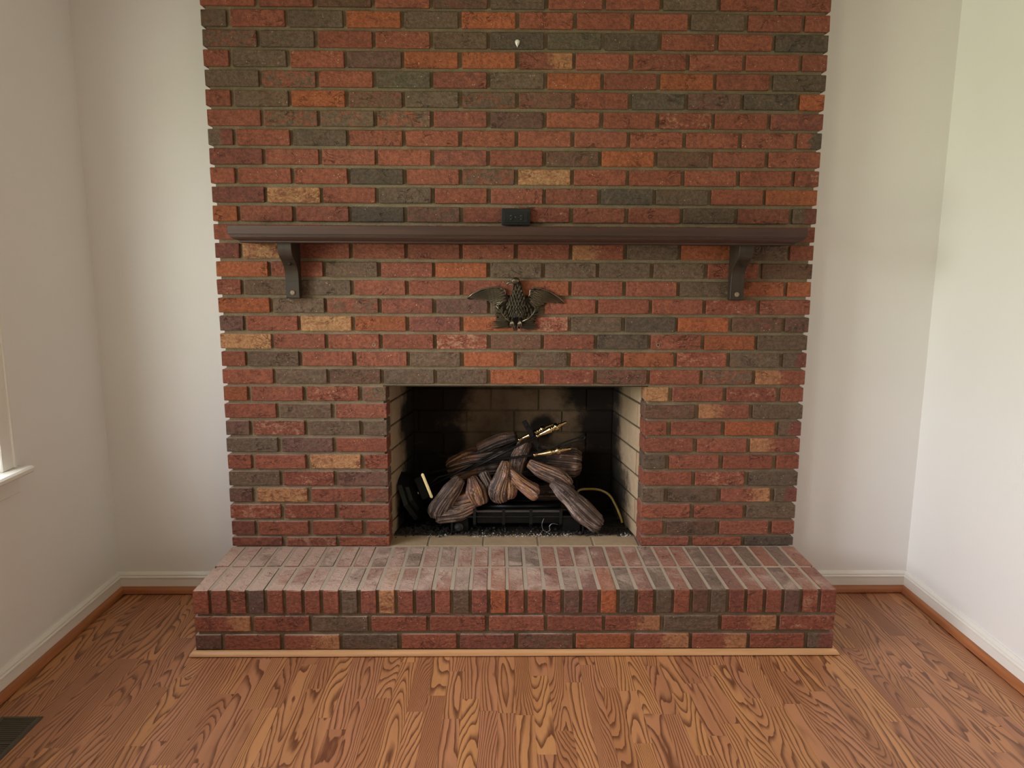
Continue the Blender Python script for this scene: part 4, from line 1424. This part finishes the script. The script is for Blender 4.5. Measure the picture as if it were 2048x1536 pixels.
def debris(name, n, mat, zone, smin, smax, label, cat):
    bm = bmesh.new()
    for _ in range(n):
        for _try in range(30):
            x, y = zone(rc)
            if abs(x) < 0.4985 - max(0, y - .1) * 0.155 - 0.006: break
        s_ = rc.uniform(smin, smax) * (0.6 + 0.8 * rc.random())
        m = Matrix.Translation((x, y, 0.2375 + s_ * 0.45)) @ Matrix.Rotation(rc.uniform(0, 6), 4, 'Z') @ Matrix.Rotation(rc.uniform(-.5, .5), 4, 'X')
        r_ = bmesh.ops.create_icosphere(bm, subdivisions=1, radius=s_, matrix=m)
        for v in r_['verts']:
            v.co += Vector((rc.uniform(-1, 1), rc.uniform(-1, 1), rc.uniform(-1, 1) * .6)) * s_ * .38
            v.co.z = max(0.2384, v.co.z)
    o = obj(name, bm, M[mat], None, kind='stuff', label=label, category=cat)
    return o


debris('cinders', 520, 'cinder', lambda r: (r.uniform(-0.40, 0.40) if r.random() < .8 else r.uniform(.38, .48), 0.108 + abs(r.gauss(0, 0.05)) + 0.018 * r.random()), 0.0018, 0.0052, 'dark cinders scattered over the firebox floor under the grate', 'cinders')
debris('cinder_heap', 160, 'cinder', lambda r: (r.gauss(-0.38, 0.05), r.gauss(0.17, 0.03)), 0.003, 0.007, 'low heap of dark cinders in the left front corner of the firebox', 'cinders')
debris('ash_flakes', 260, 'ash', lambda r: (r.uniform(-0.17, 0.24) if r.random() < .72 else (r.uniform(-.36, -.27) if r.random() < .4 else r.uniform(.44, .485)), 0.100 + abs(r.gauss(0, 0.022))), 0.0012, 0.0030, 'pale ash flakes among the cinders at the front of the firebox', 'ash')

# ------------------------------------------------------------------ floor register
VX0, VX1, VY0, VY1 = -1.556, -1.431, -1.06, -0.751
vt = thing('floor_register', 'brown metal floor register with thin slats by the left wall', 'floor vent', ((VX0 + VX1) / 2, (VY0 + VY1) / 2, 0))
VO = Vector(((VX0 + VX1) / 2, (VY0 + VY1) / 2, 0))


def vobj(name, bm, mat, par=None, **p):
    for v in bm.verts:
        v.co -= VO
    return obj(name, bm, M[mat], par or vt, **p)


vobj('duct_shade', boxm(VX0 + .012, VX1 - .012, VY0 + .012, VY1 - .012, 0.0002, 0.0008), 'dark')  # thin dark sheet painted as the shade below the slats
fw = 0.0145
fr = bmesh.new()
ringo = []
for ins_, z in ((0, 0.0001), (0.0005, 0.0018), (0.005, 0.0048), (fw - .002, 0.0048), (fw, 0.0035), (fw, 0.0008)):
    ringo.append([fr.verts.new(c) for c in ((VX0 + ins_, VY0 + ins_, z), (VX1 - ins_, VY0 + ins_, z), (VX1 - ins_, VY1 - ins_, z), (VX0 + ins_, VY1 - ins_, z))])
for A, B in zip(ringo[:-1], ringo[1:]):
    for i in range(4):
        fr.faces.new([A[i], A[(i + 1) % 4], B[(i + 1) % 4], B[i]])
vobj('frame', fr, 'vent')
y = VY1 - fw - 0.006
k = 0
while y > VY0 + fw + 0.004:
    if k and k % 12 == 0:
        vobj('crossbar', boxm(VX0 + fw, VX1 - fw, y - 0.0035, y + 0.0035, 0.0009, 0.0046, bevel=0.0006), 'vent')
    else:
        bm = boxm(VX0 + fw, VX1 - fw, y - 0.0024, y + 0.0024, 0.0026, 0.0034)
        for v in bm.verts:
            v.co.z += (v.co.y - y) * 0.35
        vobj('slat', bm, 'vent')
    y -= 0.0092
    k += 1
